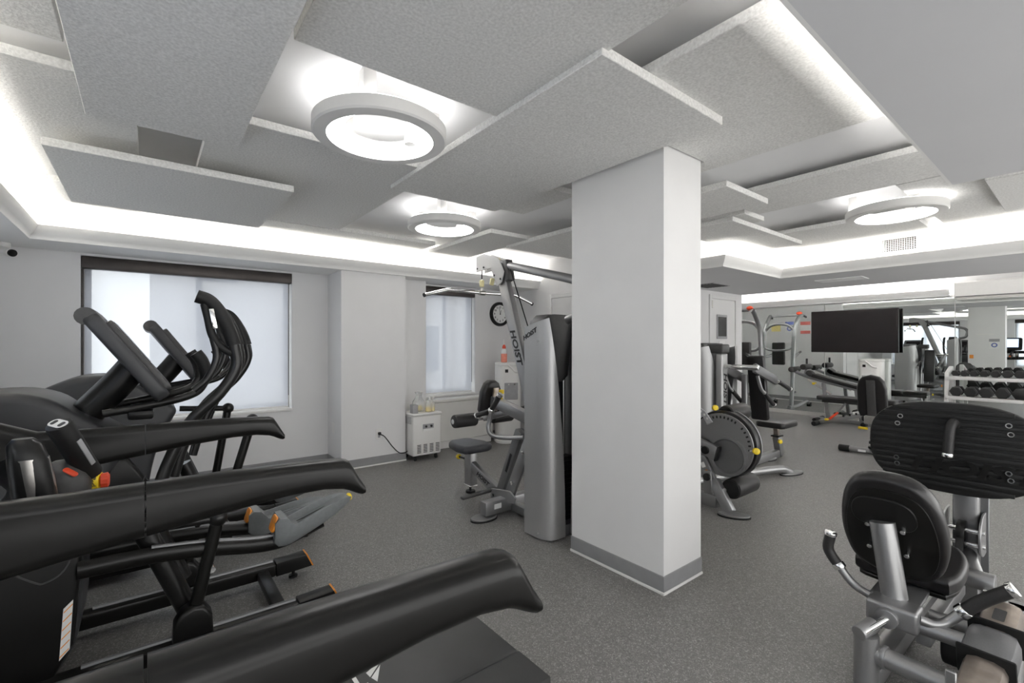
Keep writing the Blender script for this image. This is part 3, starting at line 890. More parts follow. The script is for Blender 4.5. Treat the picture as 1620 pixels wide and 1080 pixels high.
def treadmill(yc, label):
    t = thing('treadmill', label, 'treadmill', (0, yc, 0), 'treadmills')
    for s in (-1, 1):
        a = mk('handrail', 'satin_black', t, (arm_loft, yc + s * .46, .0015, .464, .068))
        mk('handrail_cover', 'satin_black', t, (arm_loft, yc + s * .46, -.62, -.0015, .0685))
        # upright from the base to the rail
        bm = B()
        rings = []
        for x, z, wx, wy in ((-.95, .10, .17, .10), (-.86, .5, .12, .085), (-.74, .85, .13, .08), (-.60, 1.17, .16, .08)):
            rings.append([Vector((x + u, yc + s * .46 + v, z)) for u, v in rrect(wx, wy, .03, 4)])
        ring_loft(bm, rings)
        obj('upright', bm, 'black_plastic', t)
        mk('side_rail', 'belt_black', t, (box, (-.80, yc + s * .392 - .093, .05), (1.152, yc + s * .392 + .093, .1995), .006, 2))
        mk('rear_foot', 'black_rubber', t, (cyl, (1.02, yc + s * .40, 0), (1.02, yc + s * .40, .06), .03, 16))
        mk('wheel', 'black_rubber', t, (cyl, (-.88, yc + s * .40 - .02, .035), (-.88, yc + s * .40 + .02, .035), .035, 18))
    belt = mk('belt', 'belt_black', t, (box, (-.78, yc - .297, .15), (1.152, yc + .297, .200), .012, 3))
    # printed on the belt: a split triangle and the letters next to it, upside down from this side
    bm = B()
    text_bm(bm, 'TI', .105, basis((.575, yc - .075, .2005), (-1, 0, 0), (0, -1, 0)), .0004, .002, 0, 1.0)
    obj('print', bm, 'ink_white', belt)
    bm = B()
    M = Matrix.Translation((.66, yc - .075, .2006))
    prism(bm, [(-.028, .022), (-.024, -.008), (.04, .05)], .0008, M)
    prism(bm, [(-.022, -.014), (-.012, -.045), (.03, .032)], .0008, M)
    obj('emblem', bm, 'ink_white', belt)
    bm = B()
    side_prism(bm, [(-1.05, .04), (-1.05, .20), (-.98, .30), (-.80, .29), (-.70, .205), (-.70, .04)], yc - .47, yc + .47, .02, 3)
    obj('motor_hood', bm, 'hood_grey', t)
    mk('rear_end_cap', 'black_plastic', t, (box, (1.10, yc - .29, .05), (1.14, yc + .29, .145), .012, 2))
    # cross bar with the controls between the rails
    mk('cross_bar', 'black_plastic', t, (tube, [(-.34, yc - .46, 1.00), (-.27, yc - .25, .985), (-.25, yc, .98), (-.27, yc + .25, .985), (-.34, yc + .46, 1.00)], .045, 14, 6))
    bm = B()
    rings = []
    for k, (x, z, wx, wy) in enumerate(((-.190, .97, .080, .070), (-.196, 1.06, .074, .066), (-.206, 1.14, .068, .058), (-.212, 1.178, .056, .048), (-.215, 1.190, .034, .03))):
        rings.append([Vector((x + u, yc - .22 + v, z)) for u, v in rrect(wx, wy, wy * .42, 6)])
    ring_loft(bm, rings)
    g = obj('grip_post', bm, 'black_plastic', t)
    bm = B()
    n = 14
    rings = []
    for z, x, rx, ry in ((1.035, -.1945, .0385, .0345), (1.09, -.1995, .0370, .0325), (1.145, -.2065, .0345, .0300)):
        ring = []
        for j in range(n):
            a = math.radians(-120 + 150 * j / (n - 1))
            ring.append(Vector((x + rx * math.cos(a), yc - .22 + ry * math.sin(a), z)))
        for j in reversed(range(n)):
            a = math.radians(-120 + 150 * j / (n - 1))
            ring.append(Vector((x + (rx - .008) * math.cos(a), yc - .22 + (ry - .008) * math.sin(a), z)))
        rings.append(ring)
    ring_loft(bm, rings)
    obj('pulse_plate', bm, 'brushed_steel', g)
    p0, p1 = Vector((-.112, yc - .075, 1.06)), Vector((-.166, yc - .145, 1.208))
    h = mk('speed_lever', 'black_rubber', t, (cyl, p0, p1, .026, 22, {'bev': .005}))
    d = (p1 - p0).normalized()
    mk('sensor_strip', 'ink_grey', h, (bar, p0 + d * .04 + Vector((.019, -.0165, 0)), p0 + d * .12 + Vector((.019, -.0165, 0)), .012, .006, .001, (1, -1, 0)))
    bm = B()
    M = basis(p1 + d * .0005, (.6, -.8, 0), (0, 0, 1))
    ex = Vector((.55, -.83, 0)); ex = (ex - d * ex.dot(d)).normalized(); ey = d.cross(ex)
    M = basis(p1 + d * .001, ex, ey)
    prism(bm, rrect(.048, .026, .012, 4), .001, M)
    obj('icon_plate', bm, 'ink_white', h)
    for q in (-.012, .012):
        bm = B(); prism(bm, rrect(.010, .016, .004, 3), .001, M @ Matrix.Translation((q, 0, .001)))
        obj('icon', bm, 'ink_black', h)
    sc = part('stop_pod', 'charcoal', t, lambda bm: ball(bm, (-.165, yc - .09, 1.045), .062, 14, .95, .75, 1.05))
    bm = B()
    prism(bm, rrect(.034, .014, .0065, 5), .004, basis((-.146, yc - .126, 1.083), (.75, -.35, -.55), (.2, .6, .5)), .002, 2)
    obj('stop_button', bm, 'red_plastic', sc)
    ek = mk('stop_collar', 'yellow_plastic', t, (cyl, (-.118, yc - .075, 1.045), (-.092, yc - .082, 1.043), .0215, 20, {'bev': .002}))
    bm = B(); text_bm(bm, 'PUSH', .010, basis((-.1045, yc - .1, 1.045), (0, 0, -1), (1, 0, 0)), .0004, .0003)
    obj('print', bm, 'ink_black', ek)
    bm = B()
    n = 24
    rings = [[Vector((x, yc - .083 + r * (1 + .09 * (j % 2)) * math.cos(2 * PI * j / n), 1.0425 + r * (1 + .09 * (j % 2)) * math.sin(2 * PI * j / n))) for j in range(n)] for x, r in ((-.092, .017), (-.078, .018), (-.074, .012))]
    ring_loft(bm, rings)
    obj('stop_knob', bm, 'red_plastic', t)
    # display above the front bar
    M = basis((-.52, yc, 1.42), (0, 1, 0), (-.35, 0, 1))
    bm = B(); prism(bm, rrect(.62, .40, .05, 5), .055, M, .012, 2); c = obj('console', bm, 'black_plastic', t)
    bm = B(); prism(bm, rrect(.46, .27, .01, 3), .003, M @ Matrix.Translation((0, .02, .0285))); obj('screen', bm, 'screen_glow', c)
    mk('console_neck', 'black_plastic', t, (bar, (-.62, yc, 1.15), (-.55, yc, 1.36), .30, .05, .01, (1, 0, 0)), (tube, [(-.62, yc - .45, 1.17), (-.63, yc, 1.17), (-.62, yc + .45, 1.17)], .045))
    return t
tm = treadmill(1.71, 'black treadmill with its belt print showing between its handrails, beside the ellipticals')
dup(tm, (0, .085, 0), 'black treadmill at the end of the row whose handrail runs over the other belt')

# ---------------------------------------------------------------- ellipticals
def pedal(bm_shell, bm_tread, x0, x1, y, z0, z1, w=.15):
    """footplate shell: toe at x0,z0 heel at x1,z1"""
    L = x1 - x0
    secs = []
    for f, hb, ht, ww, dp in ((0, .045, .055, .70, 0), (.05, .070, .075, .88, 0), (.13, .080, .066, .98, 0), (.18, .082, .040, 1.0, .002), (.22, .082, .018, 1.0, .022), (.38, .074, .024, 1.0, .032), (.6, .060, .032, .98, .032), (.78, .042, .034, .9, .024), (.90, .026, .026, .74, .006), (.96, .016, .018, .56, .002), (1.0, .008, .008, .34, .001)):
        x = x0 + L * f; z = z0 + (z1 - z0) * f
        hw = w / 2 * ww
        secs.append([Vector((x, y + hw * u, z + v)) for u, v in ((-1, ht), (-.86, ht), (-.74, ht - dp), (.74, ht - dp), (.86, ht), (1, ht), (.96, -hb * .25), (.62, -hb * .85), (.42, -hb), (-.42, -hb), (-.62, -hb * .85), (-.96, -hb * .25))])
    ring_loft(bm_shell, secs)

def elliptical(yc, label, rock=((.26, .612), (.26, .612)), drop=0.0):
    t = thing('elliptical_trainer', label, 'elliptical trainer', (0, yc, 0), 'ellipticals in a row by the window')
    # shroud: side profile, lens-shaped across
    prof = [(-1.02, .05), (-.30, .05), (-.215, .22), (-.195, .55), (-.14, .80), (-.08, .92), (-.06, .985), (-.12, 1.045), (-.22, 1.12), (-.30, 1.185), (-.42, 1.215), (-.58, 1.19), (-.80, 1.05), (-.98, .75), (-1.06, .35)]
    prof = [(v.x, v.y) for v in catmull([(x, z, 0) for x, z in prof[1:]], 4)] + [(-1.0, .05)]
    bm = B(); side_prism(bm, prof, yc - .20, yc + .20, .05, 4); sh = obj('drive_shroud', bm, 'hood_grey', t)
    low = [(-.96, .045), (-.31, .045), (-.222, .22), (-.20, .56), (-.30, .72), (-.55, .76), (-.80, .60), (-.98, .30)]
    for s in (-1, 1):
        bm = B(); side_prism(bm, low, yc + s * .215 - .04, yc + s * .215 + .04, .02, 3); sp = obj('side_cover', bm, 'black_plastic', t)
        if s < 0:
            y = yc - .2575
            bm = B(); side_prism(bm, [(-.262, .175), (-.232, .21), (-.222, .40), (-.250, .372)], y, y + .0015)
            lb = obj('warning_label', bm, 'ink_white', sp)
            for k in range(6):
                z = .185 + k * .034
                bm = B(); side_prism(bm, [(-.2605 + k * .0023, z), (-.2345 + k * .0022, z + .026), (-.2345 + k * .0022, z + .031), (-.2605 + k * .0023, z + .005)], y - .0006, y)
                obj('stripe', bm, 'orange_plastic', sp)
            mk('seam', 'charcoal', sp, (tube, [(-.40, y + .002, .56), (-.33, y + .001, .50), (-.30, y + .001, .49), (-.25, y + .001, .52), (-.215, y + .002, .60)], .0035, 6, 6))
        # floor rails with end pieces
        yr = yc + s * .262
        r_ = mk('floor_rail', 'satin_black', t, (box, (-.95, yr - .04, .045), (.60, yr + .04, .118), .012, 2))
        mk('track', 'grey_paint', r_, (tube, [(-.2, yr + .012, .119), (.59, yr + .012, .119)], .011, 8))
        mk('rail_end', 'black_plastic', t, (side_prism, [(.60, .044), (.80, .052), (.765, .128), (.60, .122)], yr - .043, yr + .043, .006, 2))
        mk('end_cap', 'orange_plastic', t, (side_prism, [(.7985, .054), (.806, .054), (.771, .132), (.763, .130)], yr - .044, yr + .044, .002, 1))
        mk('leveling_foot', 'black_rubber', t, (cyl, (.70, yr, 0), (.70, yr, .012), .024, 14), (cyl, (.70, yr, .01), (.70, yr, .05), .009, 10))
        mk('front_foot', 'black_rubber', t, (cyl, (-.85, yr, 0), (-.85, yr, .05), .024, 14))
        # moving arms, the far one swung forward
        ph = 0 if s < 0 else .10
        yh = yc + s * .30
        hb = mk('moving_handlebar', 'black_metal', t, (tube, [(.02 + ph, yh, .70), (.07 + ph, yh, .88), (.151 + ph, yh, 1.06), (.262 + ph, yh, 1.18), (.325 + ph, yh, 1.295), (.318 + ph, yh, 1.40)], .024, 14, 6))
        mk('grip', 'black_rubber', t, (tube, [(.318 + ph, yh, 1.40), (.295 + ph, yh, 1.475), (.262 + ph, yh, 1.545), (.222 + ph, yh, 1.595), (.176 + ph, yh, 1.613)], .029, 14, 6))
        mk('inner_grip', 'black_rubber', t, (tube, [(.205 + ph, yh, 1.58), (.218 + ph, yh, 1.52), (.235 + ph, yh, 1.44), (.272 + ph, yh, 1.385), (.312 + ph, yh, 1.36)], .017, 12, 6))
        mk('pulse_plate', 'chrome', t, (bar, (.228 + ph, yh - .012, 1.56), (.243 + ph, yh - .012, 1.47), .02, .03, .004, (0, 1, 0)))
        mk('lower_link', 'black_metal', t, (tube, [(.235 + ph, yh, 1.44), (.25 + ph, yh, 1.34), (.215 + ph, yh, 1.25), (.165 + ph, yh, 1.20)], .015, 12, 6))
        # fixed handlebar
        yf = yc + s * .17
        mk('fixed_handlebar', 'black_metal', t, (tube, [(-.14, yf, 1.11), (-.02, yf, 1.128), (.12, yf, 1.155), (.19, yf, 1.185), (.222, yf, 1.235)], .017, 12, 6))
        mk('fixed_grip', 'black_rubber', t, (tube, [(.222, yf, 1.232), (.222, yf, 1.27), (.206, yf, 1.325), (.182, yf, 1.362)], .026, 12, 5))
        # rocker post with ball joint
        rx_, rz_ = rock[0 if s < 0 else 1]
        mk('rocker_post', 'satin_black', t, (tube, [(.163, yr, .185), (rx_ - .005, yr, rz_ - .027)], .027, 14))
        mk('ball_joint', 'black_metal', t, (ball, (rx_, yr, rz_), .040))
        mk('drive_link', 'black_metal', t, (tube, [(rx_, yr, rz_), (rx_ - .15, yr + s * .01, rz_ + .008), (-.02, yr + s * .02, rz_ + .02)], .020, 12))
        mk('post_cover', 'black_plastic', t, (side_prism, [(.09, .118), (.24, .118), (.235, .20), (.205, .245), (.165, .255), (.12, .235), (.095, .19)], yr - .046, yr + .046, .015, 3))
        mk('brace_tube', 'black_metal', t, (tube, [(-.02, yr - s * .09, .63), (.15, yr - s * .09, .20)], .042, 16))
        # pedal arm and footplate
        if s < 0:
            arm = [(-.21, .505), (.02, .50), (.22, .475), (.40, .440), (.52, .430), (.62, .455), (.72, .485)]
            px = (.490, .865, .480, .580)
        else:
            arm = [(-.21, .40), (.05, .40), (.28, .385), (.48, .350), (.60, .335), (.68, .345), (.78, .365)]
            px = (.455, .90, .385, .420)
        arm = [(x, z - drop * max(0, min(1, (x + .21) / .6))) for x, z in arm]
        px = (px[0], px[1], px[2] - drop, px[3] - drop * (1.0 if s > 0 else 1.5))
        ya = yr - s * .015
        mk('pedal_arm', 'satin_black', t, (tube, [(x, ya, z) for x, z in arm], .036, 12, 5, .62))
        mk('pedal_track', 'grey_paint', t, (tube, [(x, ya, z + .034) for x, z in arm[1:5]], .010, 8, 5))
        mk('pivot_bolt', 'chrome', t, (cyl, (.235, ya - s * .03, arm[2][1] - .09), (.235, ya + s * .03, arm[2][1] - .09), .014, 14))
        bs = B(); pedal(bs, None, px[0], px[1], ya, px[2], px[3])
        pd = obj('pedal', bs, 'pedal_grey', t)
        L = px[1] - px[0]; dz = (px[3] - px[2])
        # ribbed tread, toe pad and heel bumper
        for sy in (-.022, 0, .022):
            mk('tread_rib', 'charcoal', pd, (bar, (px[0] + L * .30, ya + sy, px[2] + dz * .30 - .008), (px[0] + L * .72, ya + sy, px[2] + dz * .72 + .002), .008, .006, .001))
        M = basis((px[0] + .003, ya, px[2] + .045), (0, 1, 0), (.35, 0, 1))
        bm = B(); prism(bm, rrect(.085, .075, .02, 4), .012, M, .004, 2); obj('toe_pad', bm, 'orange_plastic', pd)
        mk('heel_bumper', 'yellow_plastic', pd, (ball, (px[1] - .004, ya, px[3] + .001), .022, 10, .6, 1.3, .9))
    mk('rear_cross_bar', 'satin_black', t, (box, (.50, yc - .225, .05), (.56, yc + .225, .095), .008, 2))
    # mast and console
    bm = B()
    tube(bm, [(-.30, yc, .98), (-.20, yc, 1.10), (-.10, yc, 1.22), (-.035, yc, 1.31)], .062, 18, 5)
    obj('mast', bm, 'black_plastic', t)
    M = basis((-.06, yc, 1.345), (0, 1, 0), (-.251, 0, .36))
    bm = B(); prism(bm, rrect(.50, .44, .045, 5), .058, M, .014, 3); c = obj('console', bm, 'hood_grey', t)
    bm = B(); prism(bm, rrect(.46, .36, .02, 4), .026, M @ Matrix.Translation((0, -.02, .036)), .006, 2); obj('bezel', bm, 'charcoal', c)
    bm = B(); prism(bm, rrect(.36, .22, .01, 3), .002, M @ Matrix.Translation((0, .04, .050))); obj('screen', bm, 'tv_black', c)
    mk('console_cap', 'charcoal', c, (tube, [(-.188, yc - .235, 1.515), (-.192, yc, 1.52), (-.188, yc + .235, 1.515)], .036, 16))
    mk('tray', 'black_plastic', t, (box, (-.06, yc - .19, 1.075), (.03, yc + .19, 1.115), .012, 2))
    return t
el = elliptical(2.75, 'black elliptical trainer next to the treadmill with swept back handlebars')
e2 = elliptical(3.86, 'black elliptical trainer standing closest to the wide window blind', ((.36, .885), (.28, .915)), .12)
e2.location.x += .215

# ---------------------------------------------------------------- weight-stack towers shared by the machines
def tower(t, c, w, d, h, front=-1):
    """two curved silver shrouds, dark cap, weight stack between; open side faces 'front' in Y"""
    cx, cy = c
    n, mz = 10, 9
    for s in (-1, 1):
        rings = []
        for k in range(mz + 1):
            fz = k / mz
            umax = 1 - .42 * fz ** 2.2
            out, inn = [], []
            for j in range(n + 1):
                u = umax * j / n
                a = u * PI * .55
                # plan curve: starts at the rear outer corner, bows round to the front gap
                px = w / 2 * (1 - .80 * max(0, (u - .30) / .70) ** 1.7)
                py = d * (.5 - 1.0 * math.sin(min(u * 1.25, 1) * PI / 2))
                zt = h - .085 * (1 - u) ** 1.5 - .012
                out.append(Vector((cx + s * px, cy - front * 0 + (py if front < 0 else -py), zt * fz + .012 * (1 - fz))))
                inn.append(Vector((cx + s * max(.02, px - .016), cy + ((py + .014) if front < 0 else -(py + .014)), zt * fz + .012 * (1 - fz))))
            rings.append(out + inn[::-1])
        bm = B(); ring_loft(bm, rings)
        sh = obj('shroud', bm, 'silver_shroud', t)
        for z in (.03, h - .22):
            yb = cy + front * d * .12
            mk('bolt', 'chrome', sh, (cyl, (cx + s * (w / 2 - .008), yb, z + .02), (cx + s * (w / 2 + .004), yb, z + .02), .009, 10))
    f = front
    bm = B()
    top = [(cx - w * .49, h - .14), (cx - w * .40, h - .05), (cx - w * .28, h - .005), (cx - w * .10, h), (cx + w * .10, h), (cx + w * .28, h - .005), (cx + w * .40, h - .05), (cx + w * .49, h - .14), (cx + w * .30, h - .17), (cx + w * .20, h - .46), (cx + w * .08, h - .50), (cx - w * .08, h - .50), (cx - w * .20, h - .46), (cx - w * .30, h - .17)]
    side_prism(bm, top, cy - d * .12, cy + d * .44, .012, 2)
    obj('cap', bm, 'charcoal', t)
    for k in range(14):
        z = .09 + k * .034
        mk('weight_plate', 'weight_steel', t, (box, (cx - w * .28, cy - d * .2, z), (cx + w * .28, cy + d * .2, z + .031), .002, 1))
    for s in (-1, 1):
        mk('guide_rod', 'chrome', t, (cyl, (cx + s * w * .15, cy, .02), (cx + s * w * .15, cy, h - .2), .011, 12))
    mk('rear_guard', 'weight_steel', t, (box, (cx - w * .42, cy - f * d * .40 - .006, .03), (cx + w * .42, cy - f * d * .40 + .006, h - .12), .002, 1))
    mk('base', 'grey_paint', t, (box, (cx - w * .40, cy - d * .42, 0), (cx + w * .40, cy + d * .44, .085), .008, 2))

def logo(bm, M, size=.06, shear=.25):
    text_bm(bm, 'HOIST', size, M, .0006, size * .035, shear, 1.25)

# ---------------------------------------------------------------- lat pulldown / row machine by the pillar
lp = thing('lat_pulldown_machine', 'silver lat pulldown and row machine with a tall boom behind the pillar', 'weight machine', (2.42, 3.0, 0))
AX = 2.42
tower(lp, (AX, 2.508), .43, .255, 1.625, -1)
bm = B(); logo(bm, basis((2.2035, 2.575, 1.475), (0, -1, .45), (0, .45, 1)), .045); obj('print', bm, 'ink_black', lp)
mk('boom', 'silver_paint', lp, (tube, [(AX, 3.46, 2.165), (AX, 2.90, 2.018), (AX, 2.40, 1.886), (AX, 2.30, 1.850), (AX, 2.258, 1.79), (AX, 2.256, 1.72), (AX, 2.29, 1.62), (AX, 2.40, 1.58)], .033, 18, 6))
mk('upright', 'silver_paint', lp, (bar, (AX, 3.20, 2.06), (AX, 2.62, .42), .062, .115, .014, (0, 1, 0)))
bm = B(); logo(bm, basis((AX - .0325, 2.965, 1.385), (0, -.345, -.94), (0, -.94, .345)), .085); obj('print', bm, 'ink_black', lp)
for sx in (-.045, .045):
    mk('head_plate', 'silver_shroud', lp, (yz_prism, [(3.52, 2.20), (3.40, 2.215), (3.18, 2.14), (3.10, 2.02), (3.13, 1.93), (3.20, 1.90), (3.24, 1.97), (3.30, 2.07), (3.52, 2.06)], AX + sx - .004, AX + sx + .004, .003, 1))
mk('strut_cover', 'charcoal', lp, (bar, (AX, 3.12, 2.12), (AX, 3.08, 1.94), .07, .06, .01, (0, 1, 0)))
for yy, zz, rr in ((3.44, 2.165, .055), (3.27, 2.12, .045)):
    mk('pulley', 'cream_plastic', lp, (cyl, (AX - .018, yy, zz), (AX + .018, yy, zz), rr, 26, {'bev': .006}))
for yy, zz in ((3.50, 2.09), (3.40, 2.09), (3.24, 2.0), (3.15, 1.96)):
    mk('bolt', 'ink_black', lp, (cyl, (AX - .054, yy, zz), (AX - .048, yy, zz), .009, 10))
mk('stop_bumper', 'cream_plastic', lp, (cyl, (AX, 3.50, 1.99), (AX, 3.50, 1.93), .022, 16, {'bev': .005}))
mk('stop_bumper', 'cream_plastic', lp, (cyl, (AX, 3.33, 1.99), (AX, 3.35, 1.93), .020, 16, {'bev': .005}))
mk('cable', 'black_rubber', lp, (tube, [(AX, 3.50, 2.15), (AX, 3.50, 2.0)], .005, 8))
mk('cable', 'black_rubber', lp, (tube, [(AX - .02, 3.05, 2.03), (AX - .03, 2.66, 1.22)], .005, 8))
for k in range(4):
    bm = B()
    n = 12
    cz = 1.985 - k * .018
    pts = []
    for j in range(n + 1):
        a = 2 * PI * j / n
        u, v = .0065 * math.cos(a), .012 * math.sin(a)
        pts.append((AX + (u if k % 2 else 0), 3.50 + (0 if k % 2 else u), cz + v))
    tube(bm, pts, .0025, 6)
    obj('chain_link', bm, 'chrome', lp)
lb = thing('lat_bar', 'long bent chrome pulldown bar hanging from the boom chain', 'lat bar', (AX, 3.50, 1.87))
mk('shaft', 'chrome', lb, (tube, [(1.83, 3.50, 1.815), (2.02, 3.50, 1.868), (2.10, 3.50, 1.880), (AX, 3.50, 1.874), (2.76, 3.50, 1.880), (2.84, 3.50, 1.868), (3.03, 3.50, 1.805)], .0155, 14, 4))
mk('swivel', 'brushed_steel', lb, (cyl, (AX - .035, 3.50, 1.874), (AX + .035, 3.50, 1.874), .022, 16, {'bev': .003}), (cyl, (AX, 3.50, 1.88), (AX, 3.50, 1.9155), .010, 12))
for x, x2, z, z2 in ((1.828, 1.84, 1.8145, 1.818), (3.02, 3.032, 1.808, 1.8045)):
    mk('end_cap', 'black_rubber', lb, (cyl, (x, 3.50, z), (x2, 3.50, z2), .0175, 14))
# seat, seat post and beam
bm = B()
prism(bm, [(-.155, -.17), (-.10, -.20), (.10, -.20), (.155, -.17), (.17, -.05), (.13, .14), (.08, .19), (-.08, .19), (-.13, .14), (-.17, -.05)], .075, Matrix.Translation((AX, 3.73, .435)), .028, 4)
obj('seat', bm, 'blue_black_vinyl', lp)
mk('seat_post', 'silver_paint', lp, (box, (AX - .038, 3.63, .075), (AX + .038, 3.74, .395), .010, 2))
mk('seat_slide', 'brushed_steel', lp, (box, (AX - .030, 3.645, .33), (AX + .030, 3.725, .40), .006, 2))
mk('leveling_foot', 'black_rubber', lp, (cyl, (AX, 3.69, 0), (AX, 3.69, .018), .045, 18), (cyl, (AX, 3.69, .015), (AX, 3.69, .08), .011, 10))
mk('post_collar', 'chrome', lp, (box, (AX - .043, 3.625, .068), (AX + .043, 3.745, .078), .003, 1))
kn = mk('seat_knob', 'yellow_plastic', lp, (cyl, (AX - .035, 3.83, .315), (AX - .035, 3.86, .315), .024, 18, {'bev': .004}), label='yellow pull knob')
mk('knob_stem', 'black_metal', lp, (cyl, (AX - .03, 3.74, .315), (AX - .035, 3.83, .315), .010, 12))
mk('seat_beam', 'silver_paint', lp, (bar, (AX, 3.67, .265), (AX, 3.22, .105), .055, .10, .012))
bm = B(); logo(bm, basis((AX - .0285, 3.45, .187), (0, -.45, -.16), (0, -.16, .45)), .055); obj('print', bm, 'ink_black', lp)
# thigh rollers on a cross tube
mk('roller_shaft', 'chrome', lp, (cyl, (2.12, 3.47, .73), (2.72, 3.47, .73), .016, 14))
for xa, xb in ((2.10, 2.33), (2.51, 2.74)):
    rl = mk('thigh_roller', 'foam_black', lp, (cyl, (xa, 3.47, .73), (xb, 3.47, .73), .058, 26, {'bev': .014}))
    mk('roller_cap', 'chrome', rl, (cyl, (xa - .008, 3.47, .73), (xa + .002, 3.47, .73), .022, 16))
mk('roller_strut', 'silver_paint', lp, (bar, (AX, 3.45, .73), (AX, 3.10, .83), .05, .05, .008))
# chest pad
M = basis((AX, 3.37, .92), (1, 0, 0), (0, -.12, 1))
bm = B(); prism(bm, [(-.09, -.15), (.09, -.15), (.115, -.10), (.105, .06), (.07, .14), (.03, .165), (-.03, .165), (-.07, .14), (-.105, .06), (-.115, -.10)], .085, M, .028, 4)
obj('chest_pad', bm, 'black_vinyl', lp)
mk('pad_plate', 'bronze_steel', lp, (bar, (AX, 3.305, .81), (AX, 3.28, 1.02), .06, .012, .003, (0, 1, 0)))
mk('pad_beam', 'silver_paint', lp, (bar, (AX, 3.32, .905), (AX, 2.80, .80), .075, .095, .012))
mk('pad_knob', 'yellow_plastic', lp, (cyl, (AX, 3.20, .975), (AX, 3.20, 1.01), .022, 16, {'bev': .004}), (cyl, (AX, 3.20, .92), (AX, 3.20, .98), .010, 10))
# row handles
for s in (-1, 1):
    x = AX + s * .20
    mk('row_arm', 'silver_paint', lp, (tube, [(AX + s * .04, 2.86, .655), (AX + s * .12, 2.96, .645), (x, 3.06, .66), (x + s * .012, 3.10, .72), (x, 3.09, .80), (x, 3.07, .86)], .019, 14, 6))
    mk('row_grip', 'foam_black', lp, (cyl, (x, 3.07, .87), (x - s * .01, 2.98, .985), .022, 18, {'bev': .003}))
    mk('row_grip', 'foam_black', lp, (cyl, (x, 3.09, .855), (x + s * .01, 3.26, .80), .022, 18, {'bev': .003}))
    mk('grip_collar', 'chrome', lp, (ball, (x, 3.075, .862), .029, 10))
    mk('grip_cap', 'chrome', lp, (cyl, (x - s * .01, 2.98, .985), (x - s * .012, 2.965, 1.004), .026, 16, {'bev': .005}))
    mk('grip_cap', 'chrome', lp, (cyl, (x + s * .01, 3.26, .80), (x + s * .011, 3.28, .794), .027, 16, {'bev': .005}))
# linkage and base
mk('link_arm', 'grey_paint', lp, (bar, (AX - .03, 3.16, .15), (AX - .03, 2.90, .70), .06, .085, .010, (0, 1, 0)))
mk('link_arm', 'silver_paint', lp, (bar, (AX - .07, 3.00, .16), (AX - .07, 2.74, .66), .03, .10, .006, (0, 1, 0)))
mk('link_slot', 'ink_black', lp, (bar, (AX - .062, 3.06, .34), (AX - .062, 2.99, .50), .004, .025, .001, (0, 1, 0)))
for yy, zz in ((2.94, .28), (2.80, .55), (3.19, .12)):
    mk('bolt', 'chrome', lp, (cyl, (AX - .10, yy, zz), (AX - .08, yy, zz), .016, 14, {'bev': .003}))
mk('pivot_tube', 'silver_paint', lp, (cyl, (AX - .10, 3.18, .115), (AX + .10, 3.18, .115), .048, 20, {'bev': .006}))
mk('pivot_bracket', 'silver_paint', lp, (yz_prism, [(3.16, .05), (3.02, .10), (2.90, .12), (2.88, .17), (2.96, .21), (3.10, .19), (3.22, .17)], AX - .10, AX - .085, .005, 1))
mk('base_beam', 'silver_paint', lp, (box, (AX - .04, 2.70, .02), (AX + .04, 3.24, .085), .008, 2))
mk('cross_foot', 'silver_paint', lp, (bar, (2.12, 3.05, .085), (2.72, 3.05, .085), .085, .11, .010))
bm = B(); box(bm, (2.20, 3.003, .075), (2.27, 3.0065, .115)); obj('rating_label', bm, 'paper_white', lp)
for x in (2.13, 2.71):
    mk('foot_plate', 'silver_paint', lp, (prism, [(.115 * math.cos(2 * PI * j / 24), .075 * math.sin(2 * PI * j / 24)) for j in range(24)], .014, Matrix.Translation((x, 3.05, .017)), .003, 1))
    mk('foot_pad', 'black_rubber', lp, (prism, [(.120 * math.cos(2 * PI * j / 24), .080 * math.sin(2 * PI * j / 24)) for j in range(24)], .011, Matrix.Translation((x, 3.05, .0055))))
mk('foot_rest', 'charcoal', lp, (bar, (2.04, 3.24, .135), (2.40, 3.24, .15), .05, .022, .006))

# ---------------------------------------------------------------- leg extension / curl machine right of the pillar
lx = thing('leg_extension_machine', 'silver leg extension machine with a slotted round cam plate beside the pillar', 'weight machine', (4.1, 2.3, 0))
XD = 3.86
def disc_pts(r, n=48, cy=0, cz=0):
    return [(cy + r * math.cos(2 * PI * j / n), cz + r * math.sin(2 * PI * j / n)) for j in range(n)]
CY_, CZ_ = 1.985, .545
bm = B(); yz_prism(bm, disc_pts(.268, 56, CY_, CZ_), XD - .006, XD + .006, .003, 1); cam_pl = obj('cam_plate', bm, 'silver_paint', lx)
bm = B(); yz_prism(bm, disc_pts(.285, 56, CY_ + .005, CZ_ + .005), XD + .03, XD + .10, .012, 2); obj('thigh_shield', bm, 'black_vinyl', lx)
bm = B(); yz_prism(bm, disc_pts(.292, 56, CY_ + .005, CZ_ + .005), XD + .10, XD + .112, .003, 1); obj('shield_rim', bm, 'silver_paint', lx)
for a in list(range(72, 126, 8)) + list(range(-2, 46, 9)):
    a2 = 180 - a if a > 60 else 180 + (180 - a) if False else a
    aa = math.radians(a2)
    # angle measured from +Y towards +Z; nearer edge of the plate is at smaller Y
    py, pz = CY_ - .237 * math.cos(aa), CZ_ + .237 * math.sin(aa)
    M = basis((XD - .0065, py, pz), (0, -math.sin(aa), -math.cos(aa)), (0, -math.cos(aa), math.sin(aa)))
    bm = B(); prism(bm, rrect(.014, .022, .004, 3), .002, M); obj('slot', bm, 'ink_black', cam_pl)
bm = B(); n = 44
